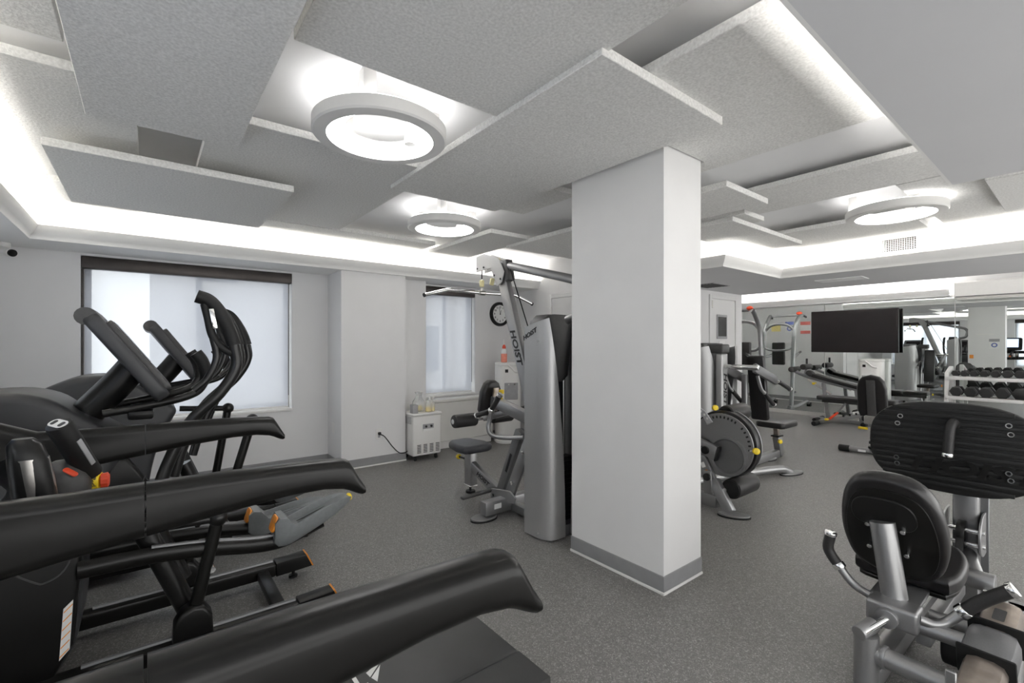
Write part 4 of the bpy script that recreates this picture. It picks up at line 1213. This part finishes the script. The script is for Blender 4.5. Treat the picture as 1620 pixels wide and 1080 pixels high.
rr = [[Vector((XD - dx, CY_ - .055 + r * math.cos(2 * PI * j / n), CZ_ - .085 + r * math.sin(2 * PI * j / n))) for j in range(n)] for r, dx in ((.165, .006), (.165, .03), (.145, .03), (.135, .006))]
ring_loft(bm, rr, False); obj('cam_rim', bm, 'silver_paint', cam_pl)
bm = B(); yz_prism(bm, disc_pts(.135, 36, CY_ - .055, CZ_ - .085), XD - .012, XD - .006); obj('cam_face', bm, 'grey_paint', cam_pl)
mk('swing_arm', 'silver_paint', lx, (bar, (XD - .055, 2.46, .60), (XD - .055, 2.00, .475), .05, .125, .010))
mk('arm_cap', 'black_rubber', lx, (bar, (XD - .055, 2.00, .475), (XD - .055, 1.985, .471), .056, .13, .012))
mk('arm_bolt', 'black_metal', lx, (cyl, (XD - .105, 2.085, .495), (XD - .08, 2.085, .495), .034, 20, {'bev': .006}))
bm = B(); logo(bm, basis((XD - .0815, 2.17, .515), (0, -.46, -.125), (0, -.125, .46)), .05); obj('print', bm, 'ink_black', lx)
bm = B()
pts = [(2.03, .74), (2.10, .83), (2.17, .865), (2.26, .86), (2.26, .80), (2.17, .80), (2.11, .77), (2.08, .71)]
yz_prism(bm, pts, XD - .075, XD - .060, .003, 1); sp = obj('angle_scale', bm, 'ink_grey', lx)
bm = B()
for k, (yy, zz) in enumerate(((2.075, .765), (2.10, .795), (2.135, .82), (2.17, .835))):
    box(bm, (XD - .078, yy - .008, zz - .008), (XD - .075, yy + .008, zz + .010))
obj('scale_marks', bm, 'ink_white', sp)['kind'] = 'stuff'
mk('adjust_knob', 'yellow_plastic', lx, (cyl, (XD - .01, 2.045, .855), (XD - .035, 2.02, .86), .024, 18, {'bev': .005}), label='yellow pull knob')
mk('adjust_knob', 'yellow_plastic', lx, (cyl, (XD - .02, 1.70, .545), (XD - .045, 1.675, .55), .026, 18, {'bev': .005}), label='yellow pull knob')
mk('knob_stem', 'chrome', lx, (cyl, (XD, 1.745, .535), (XD - .02, 1.70, .545), .012, 12))
# rollers
mk('roller_shaft', 'chrome', lx, (cyl, (XD + .0, 1.985, .80), (4.26, 1.985, .80), .016, 14), (cyl, (XD - .06, 1.93, .185), (4.22, 1.93, .185), .016, 14))
up_r = mk('thigh_roller', 'foam_black', lx, (cyl, (3.93, 1.985, .80), (4.25, 1.985, .80), .075, 30, {'bev': .012}))
lo_r = mk('ankle_roller', 'foam_black', lx, (cyl, (3.86, 1.905, .185), (4.22, 1.905, .185), .084, 30, {'bev': .012}))
mk('roller_end', 'black_rubber', up_r, (cyl, (3.922, 1.985, .80), (3.931, 1.985, .80), .066, 26))
mk('roller_end', 'black_rubber', lo_r, (cyl, (3.852, 1.905, .185), (3.861, 1.905, .185), .072, 26))
# lower arm, frame and feet
mk('lower_arm', 'silver_paint', lx, (bar, (XD - .03, 2.16, .42), (XD - .03, 2.05, .20), .045, .10, .008, (0, 1, 0)))
mk('lower_arm', 'silver_paint', lx, (bar, (XD - .08, 2.075, .32), (XD - .08, 2.06, .12), .018, .075, .008, (0, 1, 0)))
mk('warning_label', 'paper_white', lx, (bar, (XD - .0535, 2.135, .375), (XD - .0535, 2.115, .335), .003, .035, 0, (0, 1, 0)))
mk('warning_label', 'orange_plastic', lx, (bar, (XD - .0535, 2.105, .315), (XD - .0535, 2.09, .285), .003, .035, 0, (0, 1, 0)))
mk('pivot_bolt', 'black_metal', lx, (cyl, (XD - .115, 2.065, .27), (XD - .088, 2.065, .27), .032, 18, {'bev': .006}))
mk('front_leg', 'silver_paint', lx, (bar, (XD - .03, 2.04, .24), (3.775, 1.87, .018), .075, .085, .012, (0, 1, 0)))
mk('base_beam', 'silver_paint', lx, (bar, (3.79, 1.98, .075), (3.86, 3.00, .075), .07, .10, .010))
mk('base_beam', 'silver_paint', lx, (tube, [(3.90, 2.46, .07), (4.60, 2.32, .075), (5.25, 2.115, .075), (5.38, 2.075, .055), (5.46, 2.055, .022)], .040, 14, 5))
def oval_foot(t, x, y, a, rx=.12, ry=.065):
    R = Matrix.Translation((x, y, .017)) @ Matrix.Rotation(a, 4, 'Z')
    mk('foot_plate', 'silver_paint', t, (prism, [(rx * math.cos(2 * PI * j / 24), ry * math.sin(2 * PI * j / 24)) for j in range(24)], .014, R, .003, 1))
    R = Matrix.Translation((x, y, .0055)) @ Matrix.Rotation(a, 4, 'Z')
    mk('foot_pad', 'black_rubber', t, (prism, [(rx * 1.04 * math.cos(2 * PI * j / 24), ry * 1.06 * math.sin(2 * PI * j / 24)) for j in range(24)], .011, R))
oval_foot(lx, 3.755, 1.83, math.radians(-62))
oval_foot(lx, 5.48, 2.045, math.radians(-14), .16)
oval_foot(lx, 4.62, 2.33, 0)
mk('seat', 'black_vinyl', lx, (box, (3.98, 2.12, .50), (4.34, 2.56, .585), .03, 4))
mk('backrest', 'black_vinyl', lx, (bar, (4.16, 2.58, .60), (4.16, 2.74, 1.22), .36, .085, .03, (0, 1, 0)))
mk('frame', 'silver_paint', lx, (bar, (4.16, 2.45, .05), (4.16, 2.45, .50), .08, .10, .01, (0, 1, 0)), (bar, (4.16, 2.45, .40), (4.16, 2.85, .46), .07, .09, .01), (bar, (3.86, 2.50, .075), (4.2, 2.50, .075), .07, .09, .01))
tower(lx, (4.60, 3.02), .52, .40, 1.42, -1)

# ---------------------------------------------------------------- chest press in front of the glazed door
cp = thing('chest_press_machine', 'silver chest press machine with black backrest in front of the glazed door', 'weight machine', (5.7, 2.7, 0))
tower(cp, (5.40, 2.93), .80, .42, 1.42, -1)
mk('front_post', 'silver_shroud', cp, (box, (5.10, 2.62, .02), (5.24, 2.70, 1.30), .02, 3))
mk('post_cap', 'charcoal', cp, (box, (5.085, 2.605, 1.30), (5.255, 2.80, 1.405), .02, 3))
bm = B(); logo(bm, basis((5.17, 2.6185, .90), (0, 0, -1), (1, 0, 0)), .10, .2); obj('print', bm, 'ink_black', cp)
mk('backrest', 'black_vinyl', cp, (bar, (5.79, 2.50, .50), (5.66, 2.50, 1.27), .20, .085, .03, (1, 0, 0)))
bm = B(); prism(bm, rrect(.46, .34, .06, 5), .07, Matrix.Translation((6.14, 2.46, .425)), .025, 3); obj('seat', bm, 'black_vinyl', cp)
mk('seat_slide', 'bronze_steel', cp, (bar, (6.12, 2.46, .39), (6.15, 2.46, .24), .055, .055, .006, (1, 0, 0)))
mk('seat_post', 'silver_paint', cp, (bar, (6.145, 2.46, .27), (6.24, 2.46, .02), .075, .11, .01, (1, 0, 0)))
mk('post_collar', 'black_rubber', cp, (box, (6.085, 2.41, .262), (6.215, 2.51, .278), .004, 1))
mk('seat_knob', 'yellow_plastic', cp, (cyl, (6.06, 2.40, .22), (6.05, 2.375, .22), .026, 18, {'bev': .005}), label='yellow pull knob')
mk('frame', 'silver_paint', cp, (bar, (5.55, 2.47, .05), (6.22, 2.47, .05), .08, .09, .01), (bar, (5.56, 2.58, .05), (5.56, 2.58, 1.05), .06, .06, .01, (1, 0, 0)), (bar, (5.40, 2.72, .05), (5.60, 2.47, .05), .08, .09, .01))
for s in (-1, 1):
    y = 2.47 + s * .25
    y = 2.30 if s < 0 else 2.66
    mk('press_arm', 'grey_paint', cp, (bar, (5.17, y, 1.15), (5.72, y, .985), .05, .105, .02))
    mk('press_grip', 'foam_black', cp, (cyl, (5.80, y, .965), (6.10, y, .865), .024, 18, {'bev': .003}))
    mk('grip_stem', 'chrome', cp, (cyl, (5.70, y, .995), (5.80, y, .965), .018, 14))
    mk('grip_cap', 'chrome', cp, (cyl, (6.10, y, .865), (6.125, y, .857), .029, 16, {'bev': .006}))
    mk('pivot_joint', 'chrome', cp, (cyl, (5.17, y - .05, 1.15), (5.17, 2.64 if s < 0 else y + .05, 1.15), .028, 16, {'bev': .005}))
    mk('lower_grip', 'foam_black', cp, (cyl, (5.38, y - .02, .86), (5.60, y - .02, .72), .024, 18, {'bev': .003}))
    mk('lower_arm', 'silver_paint', cp, (tube, [(5.25, y, 1.06), (5.31, y - .01, .92), (5.38, y - .02, .86)], .018, 12, 4))
    mk('grip_cap', 'chrome', cp, (cyl, (5.60, y - .02, .72), (5.62, y - .02, .708), .029, 16, {'bev': .006}))
oval_foot(cp, 5.95, 2.47, 0, .13)
oval_foot(cp, 5.62, 2.72, 0, .13)

# ---------------------------------------------------------------- leg press with oval footplate
pr = thing('leg_press_machine', 'silver leg press with ribbed black oval footplate and curved black backrest', 'weight machine', (2.8, .45, 0))
M = basis((3.31, .475, .86), (0, 1, 0), (0, 0, 1))
def stadium(w, h, n=14, p=2.7):
    return [(w / 2 * abs(math.cos(a)) ** (2 / p) * (1 if math.cos(a) >= 0 else -1), h / 2 * abs(math.sin(a)) ** (2 / p) * (1 if math.sin(a) >= 0 else -1)) for a in [2 * PI * j / (4 * n) for j in range(4 * n)]]
bm = B(); prism(bm, stadium(.68, .475), .045, M, .012, 2); fp = obj('footplate', bm, 'black_rubber', pr)
for k in range(13):
    v = -.195 + k * .0325
    hw = .34 * (1 - (abs(v) / .2375) ** 2.7) ** (1 / 2.7) - .012
    mk('rib', 'black_rubber', fp, (box, (3.279, .475 - hw, .86 + v - .0105), (3.289, .475 + hw, .86 + v + .0105), .003, 2))
for y, z in ((.673, 1.006), (.685, .965), (.69, .775), (.687, .742), (.262, 1.007), (.255, .965), (.262, .775), (.255, .742)):
    bm = B(); n = 18
    rr = [[Vector((3.278 - dx, y + r * math.cos(2 * PI * j / n), z + r * math.sin(2 * PI * j / n))) for j in range(n)] for r, dx in ((.0125, -.002), (.0125, .003), (.008, .003), (.007, -.001))]
    ring_loft(bm, rr, False); obj('bolt_ring', bm, 'chrome', fp)
mk('pull_handle', 'foam_black', fp, (tube, [(3.285, .452, .985), (3.25, .455, 1.0), (3.225, .460, .985), (3.217, .464, .95), (3.21, .470, .845)], .0215, 16, 6))
mk('handle_cap', 'chrome', fp, (cyl, (3.21, .470, .848), (3.209, .471, .826), .025, 16, {'bev': .004}))
bm = B(); text_bm(bm, 'HOIST', .11, basis((3.2782, .40, .76), (0, -1, 0), (0, 0, 1)), .0012, .004, .25, 1.5); obj('print', bm, 'black_plastic', fp)
mk('column', 'silver_paint', pr, (box, (3.36, .375, .02), (3.45, .475, .80), .014, 2))
mk('column_plate', 'grey_paint', pr, (box, (3.44, .345, .02), (3.455, .385, .68), .003, 1))
for y in (.36, .50):
    bm = B()
    prof = [(3.38 + .135 * math.cos(math.radians(a)), .42 + .105 * math.sin(math.radians(a))) for a in range(90, 271, 15)] + [(3.45, .315), (3.45, .525)]
    side_prism(bm, prof, y - .005, y + .005, .002, 1); obj('pulley_bracket', bm, 'silver_paint', pr)
for xx, zz in ((3.30, .45), (3.32, .375)):
    mk('bracket_bolt', 'chrome', pr, (cyl, (xx, .345, zz), (xx, .515, zz), .011, 12, {'bev': .002}))
mk('pulley', 'black_plastic', pr, (cyl, (3.325, .415, .42), (3.325, .45, .42), .07, 28, {'bev': .006}))
mk('belt', 'black_rubber', pr, (bar, (3.27, .432, .44), (3.18, .432, .24), .03, .006, .001, (1, 0, 0)))
# backrest: padded egg outline, reclined, with recessed rear shell and post
M = basis((2.615, .565, .605), (0, -1, 0), (-.40, 0, 1))
egg = [(.01, -.275), (.09, -.262), (.15, -.215), (.180, -.13), (.188, -.03), (.175, .09), (.145, .18), (.09, .235), (.0, .252), (-.09, .235), (-.145, .18), (-.175, .09), (-.188, -.03), (-.180, -.13), (-.15, -.215), (-.07, -.262)]
egg = [(v.x, v.y) for v in catmull([(*p, 0) for p in egg] + [(*egg[0], 0)], 4)][:-1]
bm = B(); prism(bm, egg, .085, M, .030, 4); bk = obj('backrest', bm, 'black_vinyl', pr)
bm = B(); prism(bm, [(x * .86, y * .84 - .012) for x, y in egg], .012, M @ Matrix.Translation((0, 0, .044)), .005, 2); obj('rear_shell', bm, 'satin_black', bk)
bm = B(); prism(bm, [(x * .62, y * .30 + .085) for x, y in egg], .012, M @ Matrix.Translation((-.015, 0, .056)), .008, 3); obj('shell_boss', bm, 'black_plastic', bk)
for u, v in ((-.062, .02), (.062, .02), (-.066, -.10), (.066, -.10)):
    p = M @ Vector((u - .01, v, .045))
    q = M @ Vector((u - .01, v, .078))
    mk('screw', 'chrome', bk, (cyl, p, q, .010, 12, {'bev': .002}))
a_, b_ = M @ Vector((-.015, .055, .078)), Vector((2.50, .532, .325))
mk('backrest_post', 'silver_paint', pr, (tube, [a_, (a_ + b_) / 2, b_], .046, 20, 0, 1.0))
bm = B()
sp_ = [(-.19, -.155), (-.10, -.185), (.06, -.185), (.17, -.14), (.20, -.05), (.20, .05), (.17, .14), (.06, .185), (-.10, .185), (-.19, .155)]
sp_ = [(v.x, v.y) for v in catmull([(*p, 0) for p in sp_] + [(*sp_[0], 0)], 4)][:-1]
prism(bm, sp_, .075, Matrix.Translation((2.885, .545, .375)) @ Matrix.Rotation(math.radians(-8), 4, 'Y'), .026, 4)
obj('seat', bm, 'black_vinyl', pr)
mk('seat_tray', 'black_plastic', pr, (prism, [(x * .92, y * .92) for x, y in sp_], .02, Matrix.Translation((2.885, .545, .325)) @ Matrix.Rotation(math.radians(-8), 4, 'Y'), .004, 1))
mk('carriage_block', 'silver_paint', pr, (box, (2.38, .435, .245), (2.49, .605, .335), .014, 3))
mk('carriage_plate', 'silver_paint', pr, (bar, (2.48, .54, .30), (2.80, .54, .305), .17, .02, .005))
mk('carriage_rail', 'silver_paint', pr, (bar, (2.50, .60, .20), (3.30, .60, .15), .05, .07, .008))
mk('carriage_rail', 'silver_paint', pr, (bar, (2.50, .44, .20), (3.30, .44, .15), .05, .07, .008))
# handles
mk('handle_tube', 'silver_paint', pr, (tube, [(2.44, .60, .325), (2.45, .65, .335), (2.45, .685, .362), (2.452, .715, .398)], .0165, 14, 6))
mk('handle_grip', 'foam_black', pr, (tube, [(2.452, .715, .398), (2.452, .748, .440), (2.452, .762, .475), (2.452, .752, .535)], .0215, 16, 6))
mk('handle_tube', 'silver_paint', pr, (tube, [(2.43, .44, .30), (2.45, .40, .290), (2.48, .365, .305), (2.50, .325, .355)], .0185, 14, 6))
mk('handle_grip', 'foam_black', pr, (tube, [(2.50, .325, .355), (2.505, .27, .42), (2.51, .195, .49)], .0235, 16, 4))
for p, q, r in (((2.452, .712, .394), (2.452, .728, .414), .026), ((2.452, .754, .530), (2.452, .751, .548), .025), ((2.499, .332, .347), (2.502, .312, .371), .028), ((2.51, .200, .486), (2.511, .182, .501), .028)):
    mk('grip_collar', 'chrome', pr, (cyl, p, q, r, 18, {'bev': .005}))
# front frame, pivot and guide block
mk('pivot_ring', 'silver_paint', pr, (cyl, (2.355, .53, .285), (2.385, .53, .285), .038, 22, {'bev': .004}))
mk('pivot_shaft', 'chrome', pr, (cyl, (2.24, .575, .255), (2.36, .53, .285), .014, 14))
mk('frame_post', 'silver_paint', pr, (cyl, (2.28, .575, .02), (2.28, .575, .235), .042, 20))
mk('post_head', 'silver_paint', pr, (cyl, (2.235, .590, .245), (2.32, .562, .265), .028, 20, {'bev': .005}))
mk('frame_tube', 'silver_paint', pr, (cyl, (2.29, .56, .165), (2.27, .12, .165), .037, 22))
mk('weld_ring', 'silver_paint', pr, (cyl, (2.29, .525, .165), (2.289, .51, .165), .044, 22, {'bev': .004}))
mk('cross_tube', 'silver_paint', pr, (cyl, (2.45, .44, .265), (2.46, .20, .265), .030, 18))
mk('cross_tube', 'silver_paint', pr, (cyl, (2.62, .44, .25), (2.62, .18, .25), .024, 18))
mk('guide_bar', 'bronze_steel', pr, (bar, (2.18, .255, .19), (2.72, .225, .34), .115, .085, .035))
mk('guide_sleeve', 'grey_paint', pr, (bar, (2.36, .245, .245), (2.52, .236, .29), .145, .115, .035))
for f in (0, 1):
    x = 2.355 + f * .17; z = .2435 + f * .047
    mk('sleeve_seal', 'black_rubber', pr, (bar, (x, .2455 - f * .009, z), (x + .012, .245 - f * .009, z + .0033), .155, .125, .04))
mk('bar_end', 'black_rubber', pr, (bar, (2.172, .2555, .188), (2.182, .255, .1905), .105, .075, .03))
bm = B(); prism(bm, rrect(.07, .035, .006, 3), .001, basis((2.60, .233, .3505), (.54, -.03, .15), (0, 1, 0))); obj('scale_plate', bm, 'charcoal', pr)
mk('stop_lug', 'silver_paint', pr, (box, (2.20, .30, .13), (2.215, .33, .26), .003, 1))
mk('base_runner', 'silver_paint', pr, (bar, (2.28, .575, .05), (3.50, .56, .05), .075, .08, .010))
mk('base_runner', 'silver_paint', pr, (bar, (2.28, .20, .05), (3.50, .25, .05), .075, .08, .010))
mk('base_cross', 'silver_paint', pr, (bar, (3.42, .18, .05), (3.42, .64, .05), .09, .08, .010))
for x, y in ((2.16, .60), (2.16, .18), (3.55, .60), (3.55, .20)):
    mk('foot_disc', 'silver_paint', pr, (cyl, (x, y, 0), (x, y, .022), .075, 26, {'bev': .004}))
mk('step_wheel', 'black_rubber', pr, (cyl, (2.72, .33, .12), (2.72, .41, .12), .09, 26, {'bev': .01}))
mk('hip_joint', 'silver_paint', pr, (cyl, (3.22, .30, .24), (3.22, .42, .24), .045, 20, {'bev': .006}), (tube, [(3.22, .36, .24), (3.32, .40, .30), (3.40, .42, .32)], .03, 14, 4))
mk('joint_cap', 'chrome', pr, (cyl, (3.18, .27, .20), (3.18, .34, .20), .026, 18, {'bev': .005}))

# ---------------------------------------------------------------- upright bench, flat bench, decline bench, chin station
ub = thing('upright_bench', 'small upright exercise bench with black back pad behind the leg press', 'bench', (7.25, 1.75, 0))
M = basis((7.05, 1.72, .765), (0, -1, 0), (-.19, 0, 1))
bm = B(); prism(bm, [(-.13, -.265), (.13, -.265), (.15, -.20), (.15, .10), (.13, .19), (.085, .245), (.0, .27), (-.085, .245), (-.13, .19), (-.15, .10), (-.15, -.20)], .075, M, .025, 4); obj('back_pad', bm, 'black_vinyl', ub)
mk('pad_spine', 'charcoal', ub, (bar, (7.05, 1.72, .48), (6.97, 1.72, .96), .09, .02, .004, (1, 0, 0)))
mk('pad_hinge', 'brushed_steel', ub, (box, (6.99, 1.65, .42), (7.07, 1.79, .52), .006, 1))
bm = B(); prism(bm, rrect(.42, .30, .05, 4), .075, Matrix.Translation((7.36, 1.72, .46)), .025, 3); obj('seat', bm, 'black_vinyl', ub)
mk('post', 'silver_paint', ub, (cyl, (7.20, 1.75, .05), (7.20, 1.75, .42), .028, 18), (bar, (7.03, 1.72, .41), (7.45, 1.72, .41), .06, .05, .006))
for k, m_ in enumerate(('black_rubber', 'chrome', 'black_rubber', 'chrome')):
    mk('post_ring', m_, ub, (cyl, (7.20, 1.75, .085 + k * .032), (7.20, 1.75, .115 + k * .032), .048 - k * .004, 20, {'bev': .004}))
mk('adjust_pin', 'yellow_plastic', ub, (cyl, (7.19, 1.80, .335), (7.19, 1.90, .335), .017, 14, {'bev': .004}))
mk('base_tube', 'silver_paint', ub, (cyl, (7.22, 1.40, .045), (7.22, 2.00, .045), .036, 20), (cyl, (7.22, 1.72, .045), (7.62, 1.72, .045), .034, 18))
for y0, y1 in ((2.00, 2.12), (1.28, 1.40)):
    mk('tube_end', 'black_rubber', ub, (cyl, (7.22, y0, .042), (7.22, y1, .042), .042, 20, {'bev': .01}))
mk('rating_label', 'paper_white', ub, (box, (7.176, 1.82, .03), (7.184, 1.90, .055)))

fb = thing('flat_bench', 'black padded adjustable bench lying flat in front of the mirror', 'bench', (9.2, 2.6, 0))
mk('back_pad', 'black_vinyl', fb, (box, (9.07, 2.30, .455), (9.36, 3.00, .525), .02, 3))
mk('seat', 'black_vinyl', fb, (box, (9.07, 1.92, .455), (9.36, 2.27, .525), .02, 3))
mk('top_beam', 'charcoal', fb, (bar, (9.215, 1.95, .43), (9.215, 2.95, .43), .06, .05, .006))
mk('base_beam', 'silver_paint', fb, (bar, (9.215, 3.00, .055), (9.215, 2.05, .34), .05, .07, .008))
mk('rear_leg', 'silver_paint', fb, (bar, (9.215, 2.05, .40), (9.215, 1.98, .04), .05, .06, .008, (0, 1, 0)))
mk('foot_tube', 'black_rubber', fb, (cyl, (9.02, 3.02, .042), (9.41, 3.02, .042), .042, 20, {'bev': .01}))
mk('foot_tube', 'black_rubber', fb, (cyl, (9.02, 1.98, .032), (9.41, 1.98, .032), .032, 20, {'bev': .01}))
mk('prop_link', 'red_plastic', fb, (bar, (9.16, 2.83, .13), (9.16, 2.70, .26), .02, .035, .004), label='red prop link')
mk('prop_link', 'grey_paint', fb, (bar, (9.16, 2.72, .24), (9.18, 2.60, .42), .02, .03, .004))
for k in range(5):
    mk('ladder_tooth', 'black_metal', fb, (box, (9.18, 2.62 - k * .09, .185 + k * .027), (9.25, 2.65 - k * .09, .225 + k * .027), .004, 1))
mk('pull_pin', 'yellow_plastic', fb, (cyl, (9.13, 2.88, .12), (9.20, 2.86, .12), .02, 14, {'bev': .004}))
mk('warning_label', 'paper_white', fb, (bar, (9.183, 2.50, .265), (9.183, 2.40, .295), .003, .04, 0))

db = thing('decline_bench', 'grey framed decline sit-up bench with foam leg rollers before the mirror', 'bench', (9.75, 2.9, 0))
mk('pad', 'black_vinyl', db, (bar, (9.74, 3.26, .835), (9.74, 2.42, .62), .28, .065, .022))
mk('spine', 'silver_paint', db, (tube, [(9.74, 3.60, .90), (9.74, 3.42, .82), (9.74, 3.20, .755), (9.74, 2.45, .58)], .030, 14, 5))
mk('head_pad', 'black_vinyl', db, (bar, (9.74, 3.36, .90), (9.74, 3.27, .83), .20, .09, .03))
for z, y in ((.985, 3.38), (.93, 3.58)):
    mk('leg_roller', 'foam_black', db, (cyl, (9.56, y, z), (9.92, y, z), .052, 22, {'bev': .012}))
mk('roller_post', 'silver_paint', db, (bar, (9.74, 3.42, .80), (9.74, 3.37, .99), .035, .035, .004, (0, 1, 0)), (bar, (9.74, 3.46, .83), (9.74, 3.58, .93), .035, .035, .004))
mk('assist_handle', 'foam_black', db, (cyl, (9.70, 3.36, 1.04), (9.70, 3.36, 1.14), .018, 14, {'bev': .004}))
mk('adjust_strut', 'brushed_steel', db, (cyl, (9.74, 3.36, .75), (9.74, 2.98, .50), .018, 14))
mk('adjust_pin', 'yellow_plastic', db, (cyl, (9.69, 3.25, .68), (9.80, 3.25, .68), .022, 14, {'bev': .004}))
mk('front_leg', 'silver_paint', db, (bar, (9.74, 3.10, .70), (9.74, 3.02, .04), .05, .06, .008, (0, 1, 0)))
mk('rear_leg', 'silver_paint', db, (bar, (9.74, 2.60, .60), (9.74, 2.52, .04), .05, .06, .008, (0, 1, 0)))
mk('base_tube', 'silver_paint', db, (bar, (9.74, 3.20, .04), (9.74, 2.42, .04), .05, .06, .008))
mk('foot_tube', 'black_rubber', db, (cyl, (9.52, 3.18, .035), (9.96, 3.18, .035), .035, 18, {'bev': .008}))
mk('foot_tube', 'black_rubber', db, (cyl, (9.54, 2.46, .035), (9.86, 2.46, .035), .035, 18, {'bev': .008}))

ch = thing('chin_up_station', 'tall grey chin-up and dip station in the niche before the mirror', 'exercise station', (9.4, 4.3, 0))
for s, y in ((-1, 4.10), (1, 4.72)):
    mk('upright', 'silver_paint', ch, (tube, [(9.62, y, .03), (9.56, y, .6), (9.52, y, 1.2), (9.47, y, 1.62), (9.38, y, 1.82), (9.24, y, 1.98), (9.10, y + s * .02, 2.06)], .042, 16, 6))
    mk('chin_grip', 'foam_black', ch, (cyl, (9.08, y + s * .02, 2.065), (8.94, y + s * .05, 2.02), .022, 16, {'bev': .003}))
    mk('grip_cap', 'chrome', ch, (cyl, (8.94, y + s * .05, 2.02), (8.925, y + s * .053, 2.016), .026, 14, {'bev': .004}))
    mk('dip_arm', 'silver_paint', ch, (tube, [(9.53, y, 1.12), (9.30, y - s * .04, 1.14), (9.08, y - s * .06, 1.20)], .028, 14, 5))
    mk('dip_grip', 'foam_black', ch, (cyl, (9.08, y - s * .06, 1.20), (8.94, y - s * .06, 1.24), .023, 16, {'bev': .003}))
    mk('floor_runner', 'silver_paint', ch, (tube, [(9.72, y, .05), (9.30, y, .05), (8.90, y + s * .04, .12), (8.75, y + s * .05, .05)], .035, 14, 5))
    mk('foot_disc', 'silver_paint', ch, (cyl, (9.64, y, 0), (9.64, y, .02), .08, 22))
    mk('step_peg', 'black_rubber', ch, (cyl, (9.58, y, .35), (9.40, y, .36), .022, 14, {'bev': .004}))
    mk('runner_end', 'black_rubber', ch, (box, (8.72, y + s * .05 - .04, 0), (8.80, y + s * .05 + .04, .09), .008, 2))
mk('top_arch', 'silver_paint', ch, (tube, [(9.44, 4.10, 1.70), (9.44, 4.22, 1.82), (9.44, 4.41, 1.86), (9.44, 4.60, 1.82), (9.44, 4.72, 1.70)], .030, 14, 6))
mk('chin_bar', 'silver_paint', ch, (cyl, (9.12, 4.10, 2.055), (9.12, 4.72, 2.055), .020, 14))
mk('back_pad', 'black_vinyl', ch, (box, (9.44, 4.28, .95), (9.52, 4.54, 1.45), .025, 3))
mk('cross_tube', 'silver_paint', ch, (tube, [(9.50, 4.10, 1.36), (9.55, 4.25, 1.28), (9.55, 4.57, 1.28), (9.50, 4.72, 1.36)], .026, 14, 5))
mk('red_cap', 'red_plastic', ch, (ball, (9.10, 4.13, 2.10), .06, 10, 1, 1, .7))

# ---------------------------------------------------------------- dumbbell rack and hex dumbbells
rk = thing('dumbbell_rack', 'white two-tier dumbbell rack in front of the mirror', 'rack', (9.6, .7, 0))
RY0, RY1 = -.10, 1.40
for y in (RY0, RY1):
    mk('end_post', 'rack_white', rk, (bar, (9.42, y, 0), (9.52, y, .98), .05, .06, .006, (1, 0, 0)), (bar, (9.50, y, .96), (9.84, y, 1.05), .05, .04, .006), (bar, (9.86, y, 0), (9.84, y, 1.06), .05, .05, .006, (1, 0, 0)))
for z, x in ((.61, 9.42), (.90, 9.46)):
    mk('shelf_rail', 'rack_white', rk, (bar, (x, RY0, z), (x, RY1, z), .055, .045, .006))
    mk('shelf_rail', 'rack_white', rk, (bar, (x + .26, RY0, z), (x + .26, RY1, z), .055, .045, .006))
    for k in range(9):
        mk('saddle', 'rack_white', rk, (box, (x - .01, RY1 - .10 - k * .165, z + .022), (x + .05, RY1 - .07 - k * .165, z + .030), .002, 1))

def dumbbell(y, x, z, r, L, label, group, m='black_rubber'):
    t = thing('hex_dumbbell', label, 'dumbbell', (x, y, z), group)
    sl = .13 * 1.0
    for f in (0, 1):
        xa = x + (-L / 2 if f == 0 else L / 2 - (L - sl) / 2)
        xb = xa + (L - sl) / 2
        rings = []
        for xx, q in ((xa, .78), (xa + .012, 1.0), (xb - .012, 1.0), (xb, .78)):
            rings.append([Vector((xx, y + r * q * math.cos(PI / 3 * j), z + r * q * math.sin(PI / 3 * j))) for j in range(6)])
        bm = B(); ring_loft(bm, rings)
        hd = obj('head', bm, m, t)
    mk('handle', 'chrome', t, (tube, [(x - sl / 2, y, z), (x - .03, y, z), (x, y, z), (x + .03, y, z), (x + sl / 2, y, z)], .015, 12))
    return t
ORD = ['first', 'second', 'third', 'fourth', 'fifth', 'sixth', 'seventh', 'eighth', 'ninth', 'tenth', 'eleventh', 'twelfth']
y = 1.29
for k in range(8):
    r = .074 + .0022 * k
    dumbbell(y, 9.55, .6435 + r * .866, r, .30 + .006 * k, 'large black hex dumbbell, %s from the bench end of the lower rack tier' % ORD[k], 'large dumbbells on the lower tier')
    y -= 2 * r + .006
y = 1.31
for k in range(11):
    r = .045 + .0022 * k
    dumbbell(y, 9.59, .9335 + r * .866, r, .22 + .005 * k, 'small black hex dumbbell, %s from the bench end of the upper rack tier' % ORD[k], 'small dumbbells on the upper tier')
    y -= 2 * r + .008
